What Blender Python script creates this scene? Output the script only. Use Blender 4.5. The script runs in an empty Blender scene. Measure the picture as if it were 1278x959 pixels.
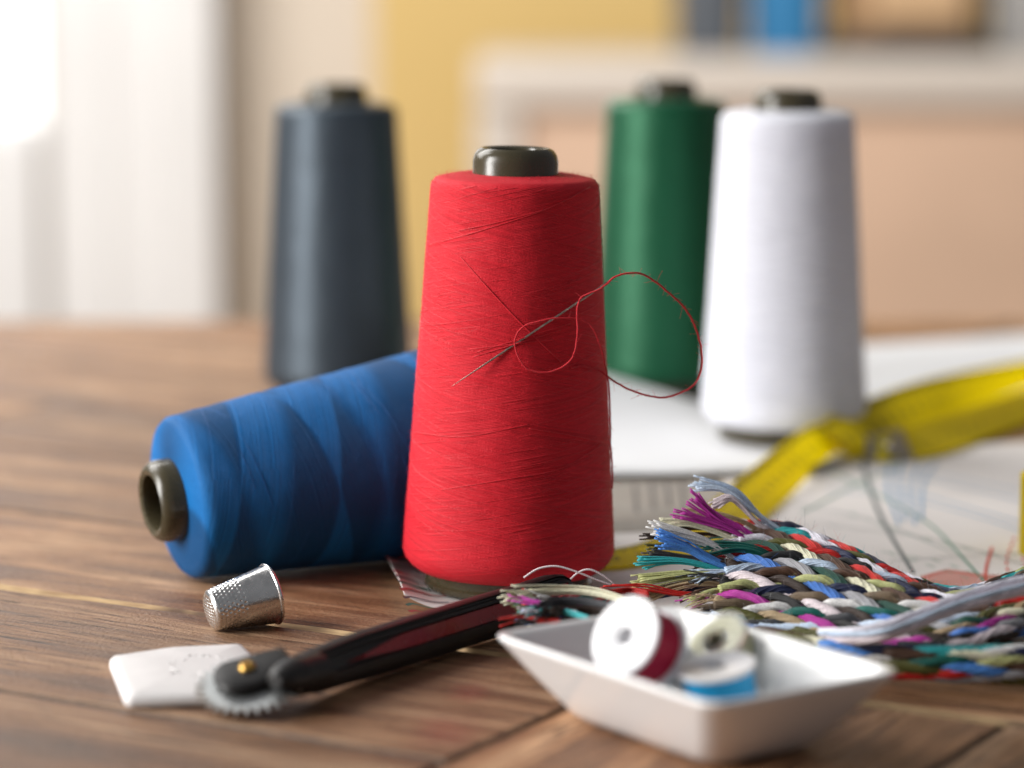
import bpy, math, random
from math import sin, cos, pi, radians, sqrt, atan, atan2, tan
from mathutils import Vector, Matrix, noise

random.seed(7)
SC = bpy.context.scene
COL = SC.collection

# ------------------------------------------------------------------ camera
H = 0.211                      # lens height above the table (m)
FPX, CX, CY = 3800.0, 639.0, 479.5
PITCH = atan((CY + 80.0) / FPX)
cam_d = bpy.data.cameras.new('camera')
cam = bpy.data.objects.new('camera', cam_d)
COL.objects.link(cam)
cam.location = (0, 0, H)
cam.rotation_euler = (pi / 2 - PITCH, 0, 0)
cam_d.sensor_width = 36.0
cam_d.lens = FPX / 1278.0 * 36.0
cam_d.clip_start = 0.05
cam_d.clip_end = 50
cam_d.dof.use_dof = True
cam_d.dof.focus_distance = 0.940
cam_d.dof.aperture_fstop = 5.3
cam_d.dof.aperture_blades = 0
SC.camera = cam

# ------------------------------------------------------------------ light
world = bpy.data.worlds.new('World')
SC.world = world
world.use_nodes = True
bg = world.node_tree.nodes['Background']
bg.inputs[0].default_value = (0.93, 0.95, 1.0, 1)
bg.inputs[1].default_value = 0.20


def area(name, loc, target, sx, sy, power, color):
    l = bpy.data.lights.new(name, 'AREA')
    l.shape = 'RECTANGLE'
    l.size, l.size_y = sx, sy
    l.energy = power
    l.color = color
    o = bpy.data.objects.new(name, l)
    COL.objects.link(o)
    o.location = loc
    o.rotation_euler = (Vector(target) - Vector(loc)).to_track_quat('-Z', 'Y').to_euler()
    return o


area('window_light', (-1.20, 0.62, 0.44), (0, 0.98, 0.03), 0.45, 0.85, 27, (1.0, 0.985, 0.96))
area('rear_window_light', (-1.05, 1.75, 0.95), (0, 0.98, 0.0), 0.8, 0.9, 16, (1.0, 0.98, 0.95))
area('background_fill_light', (-0.9, 2.5, 1.5), (0.35, 4.3, 0.0), 1.2, 0.9, 86, (1.0, 0.98, 0.95))  # lamp added out of frame to brighten the wall, curtain and sideboard

vs = SC.view_settings
vs.view_transform = 'Standard'
vs.look = 'None'
vs.gamma = 1.0
vs.exposure = 0.0
vs.use_curve_mapping = False
SC.cycles.use_denoising = True
SC.cycles.max_bounces = 8
SC.cycles.sample_clamp_indirect = 6


# ------------------------------------------------------------------ pixel -> place
def ray(px, py):
    x = (px - CX) / FPX
    y = -(py - CY) / FPX
    c, s = cos(PITCH), sin(PITCH)
    return Vector((x, c + y * s, -s + y * c))


def P(px, py, z=0.0):
    r = ray(px, py)
    k = (z - H) / r.z
    return Vector((r.x * k, r.y * k, z))


def PD(px, py, d):
    r = ray(px, py)
    k = d / r.y
    return Vector((r.x * k, d, H + r.z * k))


# ------------------------------------------------------------------ mesh helpers
class MB:
    def __init__(self):
        self.v, self.f, self.m = [], [], []

    def add(self, vs_, fs, mi=0):
        b = len(self.v)
        self.v.extend([tuple(p) for p in vs_])
        self.f.extend([tuple(i + b for i in f) for f in fs])
        self.m.extend([mi] * len(fs))

    def tube(self, pts, r, sides=6, cap=True, flat=1.0, mi=0):
        n = len(pts)
        pts = [Vector(p) for p in pts]
        rad = r if callable(r) else (lambda t: r)
        vs_, fs = [], []
        t0 = (pts[1] - pts[0]).normalized()
        up = Vector((0, 0, 1)) if abs(t0.z) < 0.9 else Vector((1, 0, 0))
        nrm = (up - t0 * up.dot(t0)).normalized()
        for i in range(n):
            t = pts[min(i + 1, n - 1)] - pts[max(i - 1, 0)]
            if t.length < 1e-12:
                t = t0
            t.normalize()
            nrm = nrm - t * nrm.dot(t)
            if nrm.length < 1e-9:
                nrm = t.orthogonal()
            nrm.normalize()
            bn = t.cross(nrm)
            rr = rad(i / (n - 1))
            for k in range(sides):
                a = 2 * pi * k / sides
                vs_.append(pts[i] + nrm * (rr * sin(a) * flat) + bn * (rr * cos(a)))
        for i in range(n - 1):
            for k in range(sides):
                k2 = (k + 1) % sides
                fs.append((i * sides + k, i * sides + k2, (i + 1) * sides + k2, (i + 1) * sides + k))
        if cap:
            fs.append(tuple(range(sides))[::-1])
            fs.append(tuple((n - 1) * sides + k for k in range(sides)))
        self.add(vs_, fs, mi)

    def lathe(self, prof, seg=64, mi=0, closed=False, M=None):
        vs_, fs = [], []
        m = len(prof)
        for (r, z) in prof:
            for k in range(seg):
                a = 2 * pi * k / seg
                p = Vector((r * cos(a), r * sin(a), z))
                vs_.append(M @ p if M else p)
        for i in range(m - 1 + (1 if closed else 0)):
            j = (i + 1) % m
            for k in range(seg):
                k2 = (k + 1) % seg
                fs.append((i * seg + k, i * seg + k2, j * seg + k2, j * seg + k))
        if not closed:
            if prof[0][0] > 1e-7:
                fs.append(tuple(range(seg))[::-1])
            if prof[-1][0] > 1e-7:
                fs.append(tuple((m - 1) * seg + k for k in range(seg)))
        self.add(vs_, fs, mi)

    def box(self, lo, hi, M=None, mi=0):
        x0, y0, z0 = lo
        x1, y1, z1 = hi
        vs_ = [Vector(p) for p in ((x0, y0, z0), (x1, y0, z0), (x1, y1, z0), (x0, y1, z0),
                                   (x0, y0, z1), (x1, y0, z1), (x1, y1, z1), (x0, y1, z1))]
        if M:
            vs_ = [M @ p for p in vs_]
        self.add(vs_, [(3, 2, 1, 0), (4, 5, 6, 7), (0, 1, 5, 4), (1, 2, 6, 5), (2, 3, 7, 6), (3, 0, 4, 7)], mi)

    def build(self, name, mats, parent=None, smooth=True, sharp=None, bevel=None):
        me = bpy.data.meshes.new(name)
        me.from_pydata(self.v, [], self.f)
        if not isinstance(mats, (list, tuple)):
            mats = [mats]
        for m_ in mats:
            me.materials.append(m_)
        if any(self.m):
            me.polygons.foreach_set('material_index', self.m)
        if smooth:
            me.polygons.foreach_set('use_smooth', [True] * len(me.polygons))
        me.update()
        if smooth and sharp:
            me.set_sharp_from_angle(angle=radians(sharp))
        o = bpy.data.objects.new(name, me)
        COL.objects.link(o)
        if bevel:
            b = o.modifiers.new('bevel', 'BEVEL')
            b.width, b.segments, b.limit_method, b.angle_limit = bevel[0], bevel[1], 'ANGLE', radians(35)
        if parent:
            o.parent = parent
        return o


def empty(name, loc=(0, 0, 0), label=None, cat=None, group=None, M=None):
    o = bpy.data.objects.new(name, None)
    COL.objects.link(o)
    o.empty_display_size = 0.01
    if M is not None:
        o.matrix_world = M
    else:
        o.location = loc
    tag(o, label, cat, group)
    return o


def tag(o, label=None, cat=None, group=None, kind=None):
    if label:
        o['label'] = label
    if cat:
        o['category'] = cat
    if group:
        o['group'] = group
    if kind:
        o['kind'] = kind
    return o


def catmull(pts, n):
    """n samples through pts, near even spacing."""
    pts = [Vector(p) for p in pts]
    q = [pts[0] * 2 - pts[1]] + pts + [pts[-1] * 2 - pts[-2]]
    dense = []
    for i in range(len(pts) - 1):
        a, b, c, d = q[i:i + 4]
        for k in range(24):
            t = k / 24
            dense.append(0.5 * ((2 * b) + (c - a) * t + (2 * a - 5 * b + 4 * c - d) * t * t
                                + (3 * b - a - 3 * c + d) * t ** 3))
    dense.append(pts[-1])
    L = [0]
    for i in range(1, len(dense)):
        L.append(L[-1] + (dense[i] - dense[i - 1]).length)
    out, j = [], 0
    for k in range(n):
        s = L[-1] * k / (n - 1)
        while j < len(L) - 2 and L[j + 1] < s:
            j += 1
        w = (s - L[j]) / max(1e-12, L[j + 1] - L[j])
        out.append(dense[j].lerp(dense[j + 1], min(1, max(0, w))))
    return out


def lerp(a, b, t):
    return a + (b - a) * t


def smooth01(t):
    t = max(0.0, min(1.0, t))
    return t * t * (3 - 2 * t)


# ------------------------------------------------------------------ materials
class NT:
    """small node-tree writer"""

    def __init__(self, name):
        self.mat = bpy.data.materials.new(name)
        self.mat.use_nodes = True
        self.t = self.mat.node_tree
        self.b = self.t.nodes['Principled BSDF']
        self.out = self.t.nodes['Material Output']

    def n(self, typ, **kw):
        nd = self.t.nodes.new(typ)
        for k, v in kw.items():
            setattr(nd, k, v)
        return nd

    def put(self, sock, v):
        if hasattr(v, 'is_output'):
            self.t.links.new(v, sock)
        elif v is not None:
            sock.default_value = v

    def math(self, op, a, b=None, c=None, clamp=False):
        nd = self.n('ShaderNodeMath', operation=op, use_clamp=clamp)
        for i, v in enumerate((a, b, c)):
            if v is not None:
                self.put(nd.inputs[i], v)
        return nd.outputs[0]

    def vmath(self, op, a, b=None, out=0):
        nd = self.n('ShaderNodeVectorMath', operation=op)
        self.put(nd.inputs[0], a)
        if b is not None:
            self.put(nd.inputs[1], b)
        return nd.outputs[out]

    def noise(self, vec, scale, detail=3, rough=0.55, dims='3D', w=None):
        nd = self.n('ShaderNodeTexNoise', noise_dimensions=dims)
        if vec is not None and dims != '1D':
            self.put(nd.inputs['Vector'], vec)
        if w is not None:
            self.put(nd.inputs['W'], w)
        nd.inputs['Scale'].default_value = scale
        nd.inputs['Detail'].default_value = detail
        nd.inputs['Roughness'].default_value = rough
        return nd.outputs['Fac']

    def ramp(self, fac, stops, interp='LINEAR'):
        nd = self.n('ShaderNodeValToRGB')
        cr = nd.color_ramp
        cr.interpolation = interp
        while len(cr.elements) < len(stops):
            cr.elements.new(0.5)
        for e, (p, c) in zip(cr.elements, stops):
            e.position = p
            e.color = (*c, 1) if len(c) == 3 else c
        self.put(nd.inputs[0], fac)
        return nd.outputs[0]

    def mix(self, fac, a, b, blend='MIX'):
        nd = self.n('ShaderNodeMix', data_type='RGBA', blend_type=blend)
        self.put(nd.inputs[0], fac)
        self.put(nd.inputs[6], a if hasattr(a, 'is_output') else (*a, 1))
        self.put(nd.inputs[7], b if hasattr(b, 'is_output') else (*b, 1))
        return nd.outputs[2]

    def maprange(self, v, a, b, c=0.0, d=1.0):
        nd = self.n('ShaderNodeMapRange', interpolation_type='SMOOTHSTEP')
        for i, x in enumerate((v, a, b, c, d)):
            self.put(nd.inputs[i], x)
        return nd.outputs[0]

    def bump(self, h, strength, dist, normal=None):
        nd = self.n('ShaderNodeBump')
        nd.inputs['Strength'].default_value = strength
        nd.inputs['Distance'].default_value = dist
        self.put(nd.inputs['Height'], h)
        if normal is not None:
            self.put(nd.inputs['Normal'], normal)
        return nd.outputs[0]

    def obj(self):
        return self.n('ShaderNodeTexCoord').outputs['Object']

    def xyz(self, v):
        nd = self.n('ShaderNodeSeparateXYZ')
        self.put(nd.inputs[0], v)
        return nd.outputs

    def comb(self, x, y, z):
        nd = self.n('ShaderNodeCombineXYZ')
        for i, v in enumerate((x, y, z)):
            self.put(nd.inputs[i], v)
        return nd.outputs[0]

    def set(self, **kw):
        for k, v in kw.items():
            self.put(self.b.inputs[k.replace('_', ' ')], v)
        return self


def plain(name, col, rough=0.5, metal=0.0, spec=0.5, var=0.08, vscale=60, bump=0.0, bscale=900, **kw):
    """a principled material with a little procedural mottling and fine relief"""
    m = NT(name)
    o = m.obj()
    nz = m.noise(o, vscale, 4)
    dark = tuple(c * (1 - var) for c in col)
    lite = tuple(min(1, c * (1 + var)) for c in col)
    m.set(Base_Color=m.ramp(nz, [(0.3, dark), (0.7, lite)]), Metallic=metal)
    m.b.inputs['Specular IOR Level'].default_value = spec
    m.set(Roughness=m.maprange(m.noise(o, vscale * 2.3, 3), 0.25, 0.75, max(0.02, rough - 0.06), min(1, rough + 0.06)))
    if bump:
        m.set(Normal=m.bump(m.noise(o, bscale, 3), bump, 0.0004))
    for k, v in kw.items():
        m.b.inputs[k.replace('_', ' ')].default_value = v
    return m.mat


def wood_mat():
    m = NT('weathered_wood')
    o = m.obj()
    rnd = m.n('ShaderNodeObjectInfo').outputs['Random']
    off = m.comb(m.math('MULTIPLY', rnd, 7.3), m.math('MULTIPLY', rnd, 3.1), 0.0)
    p = m.vmath('ADD', o, off)
    warp = m.noise(m.vmath('MULTIPLY', p, (3.0, 9.0, 1.0)), 1.0, 2)
    x, y, z = m.xyz(p)
    yw = m.math('ADD', y, m.math('MULTIPLY', warp, 0.022))
    g = m.comb(m.math('MULTIPLY', x, 4.5), m.math('MULTIPLY', yw, 34.0), 0.0)
    grain = m.noise(g, 1.6, 6, 0.62)
    fine = m.noise(m.comb(m.math('MULTIPLY', x, 30.0), m.math('MULTIPLY', yw, 420.0), 0.0), 1.0, 4, 0.6)
    big = m.noise(m.vmath('MULTIPLY', p, (4.0, 9.0, 1.0)), 1.0, 3)
    pores = m.noise(m.comb(m.math('MULTIPLY', x, 22.0), m.math('MULTIPLY', yw, 260.0), 3.0), 1.0, 3, 0.7)
    col = m.ramp(grain, [(0.30, (0.070, 0.033, 0.016)), (0.42, (0.19, 0.100, 0.052)), (0.52, (0.34, 0.195, 0.108)),
                         (0.64, (0.56, 0.385, 0.25))])
    col = m.mix(m.maprange(fine, 0.40, 0.66, 0.0, 0.55), col, (0.10, 0.044, 0.024))
    # worn, greyed patches
    col = m.mix(m.maprange(big, 0.50, 0.74, 0.0, 0.55), col, m.ramp(fine, [(0.3, (0.40, 0.29, 0.20)), (0.7, (0.20, 0.125, 0.08))]))
    col = m.mix(m.maprange(pores, 0.56, 0.66, 0.0, 0.85), col, (0.045, 0.022, 0.012))
    crumb = m.noise(o, 700, 3, 0.7)
    col = m.mix(m.maprange(crumb, 0.52, 0.72, 0.0, 0.5), col, (0.50, 0.35, 0.23))
    crack = m.noise(m.comb(m.math('MULTIPLY', x, 9.0), m.math('MULTIPLY', yw, 170.0), 8.0), 1.0, 5, 0.65)
    col = m.mix(m.maprange(crack, 0.63, 0.68, 0.0, 0.9), col, (0.03, 0.015, 0.008))
    # per-board tone
    tone = m.ramp(rnd, [(0.0, (0.82, 0.75, 0.69)), (0.5, (1.04, 0.96, 0.88)), (1.0, (1.16, 1.0, 0.86))])
    col = m.mix(1.0, col, tone, 'MULTIPLY')
    # two reddish dye stains soaked into the wood
    pos = m.n('ShaderNodeNewGeometry').outputs['Position']
    ns = m.noise(pos, 90, 3)
    for (px, py, r) in ((556, 912, 0.013), (588, 862, 0.009)):
        c = P(px, py, 0)
        d = m.vmath('DISTANCE', m.vmath('MULTIPLY', pos, (1.0, 0.55, 0.0)), (c.x, c.y * 0.55, 0.0), out=1)
        d = m.math('ADD', d, m.math('MULTIPLY', m.math('SUBTRACT', ns, 0.5), r * 1.2))
        col = m.mix(m.maprange(d, r * 0.1, r, 0.34, 0.0), col, (0.26, 0.050, 0.038))
    h = m.math('ADD', m.math('MULTIPLY', grain, 0.6), m.math('ADD', m.math('MULTIPLY', fine, 0.35), m.math('MULTIPLY', pores, -0.9)))
    h = m.math('ADD', h, m.math('SUBTRACT', m.math('MULTIPLY', crumb, 0.5), m.maprange(crack, 0.62, 0.68, 0.0, 1.2)))
    m.set(Base_Color=col, Roughness=m.maprange(grain, 0.3, 0.75, 0.42, 0.62), Normal=m.bump(h, 0.8, 0.0011))
    m.b.inputs['Specular IOR Level'].default_value = 0.32
    return m.mat


def raw_edge_mat():
    m = NT('raw_wood_edge')
    o = m.obj()
    nz = m.noise(m.vmath('MULTIPLY', o, (60.0, 500.0, 200.0)), 1.0, 4)
    big = m.noise(o, 22, 3)
    lite = m.ramp(nz, [(0.3, (0.27, 0.16, 0.075)), (0.7, (0.56, 0.39, 0.20))])
    dark = m.ramp(nz, [(0.3, (0.06, 0.03, 0.016)), (0.7, (0.16, 0.09, 0.05))])
    m.set(Base_Color=m.mix(m.maprange(big, 0.34, 0.50), dark, lite), Roughness=0.8,
          Normal=m.bump(nz, 0.6, 0.0008))
    return m.mat


def thread_mat(name, col, r_mid=0.031, band=0.0, sheen=0.35, grain=1.0, spec=0.25, rough=0.62, relief=0.8, tint=None):
    """wound thread: two crossing helical windings in the cone's own cylinder coordinates"""
    m = NT(name)
    o = m.obj()
    x, y, z = m.xyz(o)
    ang = m.math('ARCTAN2', y, x)
    arc = m.math('MULTIPLY', ang, r_mid)              # metres round the cone
    k = tan(radians(11))
    hp = m.math('ADD', z, m.math('MULTIPLY', arc, k))
    hm = m.math('SUBTRACT', z, m.math('MULTIPLY', arc, k * 0.9))
    # where each winding direction lies on top
    if band:
        zb = m.math('ADD', m.math('MULTIPLY', z, 1 / 0.034), m.math('MULTIPLY', ang, 1.0 / (2 * pi)))
        zc = m.math('SUBTRACT', m.math('MULTIPLY', z, 1 / 0.047), m.math('MULTIPLY', ang, 1.0 / (2 * pi)))
        f1 = m.math('FRACT', zb)
        f2 = m.math('FRACT', zc)
        s1 = m.math('MULTIPLY', m.maprange(f1, 0.0, 0.05), m.maprange(f1, 0.42, 0.66, 1.0, 0.0))
        s2 = m.math('MULTIPLY', m.maprange(f2, 0.0, 0.16), m.maprange(f2, 0.40, 0.44, 1.0, 0.0))
        over = m.math('ABSOLUTE', m.math('SUBTRACT', s1, s2))
    else:
        over = m.maprange(m.noise(m.comb(m.math('MULTIPLY', arc, 14.0), m.math('MULTIPLY', hp, 120.0), 0), 1.0, 3), 0.44, 0.56)
    TP = 0.00050
    w1 = m.math('SINE', m.math('MULTIPLY', hp, 2 * pi / TP))
    w2 = m.math('SINE', m.math('MULTIPLY', hm, 2 * pi / TP))
    mixn = m.n('ShaderNodeMix', data_type='FLOAT')
    m.put(mixn.inputs[0], over)
    m.put(mixn.inputs[2], w1)
    m.put(mixn.inputs[3], w2)
    side = m.maprange(z, 0.1316, 0.1326, 1.0, 0.0)     # no helical pattern on the flat end
    weave = m.math('MULTIPLY', mixn.outputs[0], side)
    st1 = m.noise(None, 900, 2, 0.6, '1D', w=hp)
    st2 = m.noise(None, 900, 2, 0.6, '1D', w=hm)
    mx2 = m.n('ShaderNodeMix', data_type='FLOAT')
    m.put(mx2.inputs[0], over)
    m.put(mx2.inputs[2], st1)
    m.put(mx2.inputs[3], st2)
    streak = m.math('ADD', m.math('MULTIPLY', m.math('SUBTRACT', mx2.outputs[0], 0.5), side), 0.5)
    fuzz = m.noise(o, 2300, 2)
    big = m.noise(o, 70, 3)
    base = m.mix(m.maprange(streak, 0.3, 0.7), tuple(c * 0.86 for c in col), tuple(min(1, c * 1.07) for c in col))
    base = m.mix(m.maprange(fuzz, 0.56, 0.80, 0.0, 0.35 * grain), base, tuple(min(1, c * 1.2 + 0.05) for c in col))
    if band:
        base = m.mix(m.math('MULTIPLY', over, band), base, tuple(c * 0.47 for c in col))  # sheen difference between winding directions painted in as darker bands
    h = m.math('ADD', m.math('MULTIPLY', weave, 0.16 * grain), m.math('ADD', m.math('MULTIPLY', streak, 0.7), m.math('MULTIPLY', fuzz, 0.55 * grain)))
    if band:
        h = m.math('ADD', h, m.math('MULTIPLY', over, 0.5))
    h = m.math('ADD', h, m.math('MULTIPLY', big, 0.9))
    m.set(Base_Color=base, Roughness=rough, Normal=m.bump(h, relief, 0.00045))
    m.b.inputs['Specular IOR Level'].default_value = spec
    if tint:
        m.b.inputs['Specular Tint'].default_value = (*tint, 1)
    m.b.inputs['Sheen Weight'].default_value = sheen
    m.b.inputs['Sheen Roughness'].default_value = 0.45
    m.b.inputs['Sheen Tint'].default_value = (min(1, col[0] * 1.6 + 0.12), min(1, col[1] * 1.6 + 0.12), min(1, col[2] * 1.6 + 0.12), 1)
    return m.mat


def floss_mat(name, col, sheen=0.04):
    m = NT(name)
    o = m.obj()
    nz = m.noise(o, 1500, 3)
    m.set(Base_Color=m.ramp(nz, [(0.3, tuple(c * 0.78 for c in col)), (0.7, tuple(min(1, c * 1.12) for c in col))]),
          Roughness=0.48, Normal=m.bump(m.noise(o, 5000, 2), 0.4, 0.0002))
    m.b.inputs['Specular IOR Level'].default_value = 0.4
    m.b.inputs['Sheen Weight'].default_value = sheen
    return m.mat


WOOD = wood_mat()
RAW = raw_edge_mat()
DARK_EDGE = plain('grimy_edge', (0.10, 0.058, 0.034), 0.7, var=0.4, vscale=120, bump=0.3)
CORE = plain('olive_plastic', (0.056, 0.046, 0.024), 0.27, spec=0.55, var=0.12, bump=0.08, bscale=500)
RED = thread_mat('red_thread', (0.66, 0.014, 0.028), sheen=0.12)
BLUE = thread_mat('blue_thread', (0.001, 0.135, 0.41), band=1.0, sheen=0.08)
SLATE = thread_mat('slate_thread', (0.022, 0.031, 0.041), sheen=0.0, spec=0.85, rough=0.44, grain=0.3, relief=0.35, tint=(0.72, 0.86, 1.0))
GREEN = thread_mat('green_thread', (0.005, 0.062, 0.028), sheen=0.0, spec=0.75, rough=0.42, grain=0.3, relief=0.35, tint=(0.34, 0.85, 0.52))
WHITE = thread_mat('white_thread', (0.76, 0.77, 0.85), sheen=0.1)
_w = WHITE.node_tree.nodes['Principled BSDF']
_w.inputs['Subsurface Weight'].default_value = 0.5
_w.inputs['Subsurface Radius'].default_value = (1, 1, 1)
_w.inputs['Subsurface Scale'].default_value = 0.012
PORCELAIN = plain('white_porcelain', (0.81, 0.81, 0.81), 0.16, spec=0.55, var=0.01, bump=0.03, bscale=120, Coat_Weight=0.25, Coat_Roughness=0.08)
STEEL = plain('thimble_steel', (0.70, 0.69, 0.68), 0.24, metal=1.0, var=0.1, vscale=300, bump=0.10, bscale=1800)
NEEDLE_STEEL = plain('needle_steel', (0.42, 0.38, 0.33), 0.3, metal=1.0, var=0.2, vscale=500)
WHEEL_STEEL = plain('wheel_steel', (0.58, 0.60, 0.60), 0.42, metal=1.0, var=0.1, vscale=300)
BRASS = plain('brass', (0.50, 0.30, 0.08), 0.35, metal=1.0, var=0.15, vscale=400)
BLACK_PL = plain('black_plastic', (0.010, 0.009, 0.009), 0.42, spec=0.35, var=0.3, bump=0.1, bscale=700)
RED_PL = plain('dark_red_plastic', (0.24, 0.006, 0.010), 0.25, spec=0.5, var=0.15)
CHALK = plain('tailors_chalk', (0.70, 0.675, 0.665), 0.75, spec=0.2, var=0.04, vscale=150, bump=0.2, bscale=1200)
PAPER_A = plain('pattern_paper', (0.75, 0.705, 0.68), 0.75, spec=0.2, var=0.04, vscale=25, bump=0.15, bscale=60)
PAPER_B = plain('white_paper', (0.74, 0.74, 0.75), 0.75, spec=0.2, var=0.02, vscale=25, bump=0.15, bscale=60)
TAPE = plain('yellow_tape', (0.93, 0.80, 0.015), 0.42, spec=0.45, var=0.06, vscale=200, bump=0.12, bscale=2600)
_t = TAPE.node_tree
_tr = _t.nodes.new('ShaderNodeBsdfTranslucent')
_tr.inputs[0].default_value = (0.97, 0.86, 0.03, 1)
_mx = _t.nodes.new('ShaderNodeMixShader')
_mx.inputs[0].default_value = 0.62
_t.links.new(_t.nodes['Principled BSDF'].outputs[0], _mx.inputs[1])
_t.links.new(_tr.outputs[0], _mx.inputs[2])
_t.links.new(_mx.outputs[0], _t.nodes['Material Output'].inputs[0])
INK = plain('black_ink', (0.03, 0.028, 0.026), 0.6, var=0.1)

# ================================================================== THE TABLE
UA = radians(-30)
U = Vector((cos(UA), sin(UA)))
N_ = Vector((-sin(UA), cos(UA)))
SEAM, JOINT = 0.763, -0.397
TX0, TX1, TY0, TY1 = -0.95, 0.95, 0.42, 1.675

table = empty('wooden_table', (0, 1.0, -0.75), 'weathered brown plank table under the sewing things', 'table')


def clip_poly(poly, lo, hi):
    """clip xy polygon to the table rectangle"""
    def cut(pl, ax, val, keep_less):
        out = []
        for i in range(len(pl)):
            a, b = pl[i], pl[(i + 1) % len(pl)]
            ia = (a[ax] <= val) if keep_less else (a[ax] >= val)
            ib = (b[ax] <= val) if keep_less else (b[ax] >= val)
            if ia:
                out.append(a)
            if ia != ib:
                t = (val - a[ax]) / (b[ax] - a[ax])
                out.append(a + (b - a) * t)
        return out
    for ax in (0, 1):
        poly = cut(poly, ax, lo[ax], False)
        if len(poly) < 3:
            return []
        poly = cut(poly, ax, hi[ax], True)
        if len(poly) < 3:
            return []
    return poly


def plank(u0, u1, n0, n1, along_u):
    g = 0.0005
    quad = [(u0 + g, n0 + g), (u1 - g, n0 + g), (u1 - g, n1 - g), (u0 + g, n1 - g)]
    poly = clip_poly([U * a + N_ * b for a, b in quad], (TX0, TY0), (TX1, TY1))
    if len(poly) < 3:
        return
    c = sum(poly, Vector((0, 0))) / len(poly)
    ang = UA if along_u else UA + pi / 2
    ca, sa = cos(-ang), sin(-ang)
    loc = [Vector(((p.x - c.x) * ca - (p.y - c.y) * sa, (p.x - c.x) * sa + (p.y - c.y) * ca)) for p in poly]
    # ring of edge points with a worn, uneven arris
    ring, inset = [], []
    for i in range(len(loc)):
        a, b = loc[i], loc[(i + 1) % len(loc)]
        wa, wb = poly[i], poly[(i + 1) % len(loc)]
        L = (b - a).length
        k = max(1, min(70, int(L / 0.010)))
        near = abs(N_.dot(wa) - SEAM) < 0.002 and abs(N_.dot(wb) - SEAM) < 0.002
        e = (b - a).normalized()
        nin = Vector((-e.y, e.x))
        for j in range(k):
            t = j / k
            q = a.lerp(b, t)
            wq = wa.lerp(wb, t)
            nz = noise.noise(Vector((wq.x * 55, wq.y * 55, c.x * 9))) * 0.5 + 0.5
            nz2 = noise.noise(Vector((wq.x * 18, wq.y * 18, 3.3))) * 0.5 + 0.5
            w = 0.0007 + 0.0009 * nz
            if near:
                w = 0.0010 + 0.0042 * nz2 * (0.4 + nz)
            ring.append(q)
            inset.append((nin, w, j == 0, near))
    n = len(ring)
    inner = []
    for i in range(n):
        nin, w, corner, _n = inset[i]
        if corner:
            npv, wp, _, _n = inset[i - 1]
            d = (nin * w + npv * wp)
            inner.append(ring[i] + d)
        else:
            inner.append(ring[i] + nin * w)
    dz = random.uniform(-0.00035, 0.0)
    mb = MB()
    vs_ = [(p.x, p.y, dz) for p in inner] + [(p.x, p.y, dz - 0.0016) for p in ring] + [(p.x, p.y, -0.028) for p in ring]
    mb.add(vs_, [tuple(range(n))], 0)
    for i in range(n):
        mb.add([vs_[n + i], vs_[n + (i + 1) % n], vs_[(i + 1) % n], vs_[i]], [(0, 1, 2, 3)], 1 if inset[i][3] else 2)
    mb.add(vs_, [(2 * n + i, 2 * n + (i + 1) % n, n + (i + 1) % n, n + i) for i in range(n)], 0)
    o = mb.build('plank', [WOOD, RAW, DARK_EDGE], table, smooth=False)
    o.location = (c.x, c.y - 1.0, 0.75)
    o.rotation_euler = (0, 0, ang)


# rows that run with the grain along U
n0 = SEAM
row = 0
rr = random.Random(3)
while n0 < 2.2:
    n1 = n0 + (0.108, 0.112, 0.104, 0.110)[row % 4]
    u = -2.0 + rr.uniform(0, 0.5)
    while u < 1.2:
        L = rr.uniform(0.62, 0.95)
        plank(u, u + L, n0, n1, True)
        u += L
    n0 = n1
    row += 1
n1 = SEAM
while n1 > 0.0:
    n0 = n1 - 0.109
    plank(JOINT - 0.72, JOINT, n0, n1, True)
    n1 = n0
u = JOINT
while u < 0.9:                    # boards laid crosswise
    plank(u, u + 0.112, SEAM - 0.9, SEAM, False)
    u += 0.112
mb = MB()
mb.box((TX0 + 0.01, TY0 + 0.01, -0.045), (TX1 - 0.01, TY1 - 0.01, -0.0285))
o = mb.build('underboard', WOOD, table, smooth=False)
o.location = (0, -1.0, 0.75)
for sx in (TX0 + 0.09, TX1 - 0.09):
    for sy in (TY0 + 0.09, TY1 - 0.09):
        mb = MB()
        mb.lathe([(0.024, 0.0), (0.026, 0.01), (0.036, 0.66), (0.036, 0.7045)], 20)
        o = mb.build('leg', WOOD, table, sharp=40)
        o.location = (sx, sy - 1.0, 0)

# ================================================================== ROOM BEHIND
CURT = plain('curtain_cloth', (0.70, 0.69, 0.68), 0.85, spec=0.1, var=0.03, vscale=5)
WALLB = plain('beige_paint', (0.60, 0.52, 0.43), 0.8, spec=0.2, var=0.02, vscale=3)
WALLY = plain('yellow_paint', (0.60, 0.425, 0.17), 0.8, spec=0.2, var=0.02, vscale=3)
LACQ = plain('white_lacquer', (0.55, 0.49, 0.43), 0.5, var=0.02, vscale=3)
PEACH = plain('pale_wood_panel', (0.58, 0.40, 0.285), 0.55, var=0.08, vscale=4)
FLOORM = plain('floor_boards', (0.36, 0.25, 0.17), 0.5, var=0.15, vscale=6)

WY = 4.5
xs = PD(468, 300, WY).x
mb = MB()
mb.box((-2.9, WY, -0.75), (xs, WY + 0.08, 1.6))
tag(mb.build('wall', WALLB, smooth=False), kind='structure')
mb = MB()
mb.box((xs + 0.001, WY - 0.012, -0.75), (3.0, WY + 0.08, 1.6))
tag(mb.build('yellow_wall', WALLY, smooth=False), kind='structure')
mb = MB()
mb.box((-2.9, 0.0, -0.80), (3.0, WY + 0.08, -0.751))
tag(mb.build('floor', FLOORM, smooth=False), kind='structure')

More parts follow.
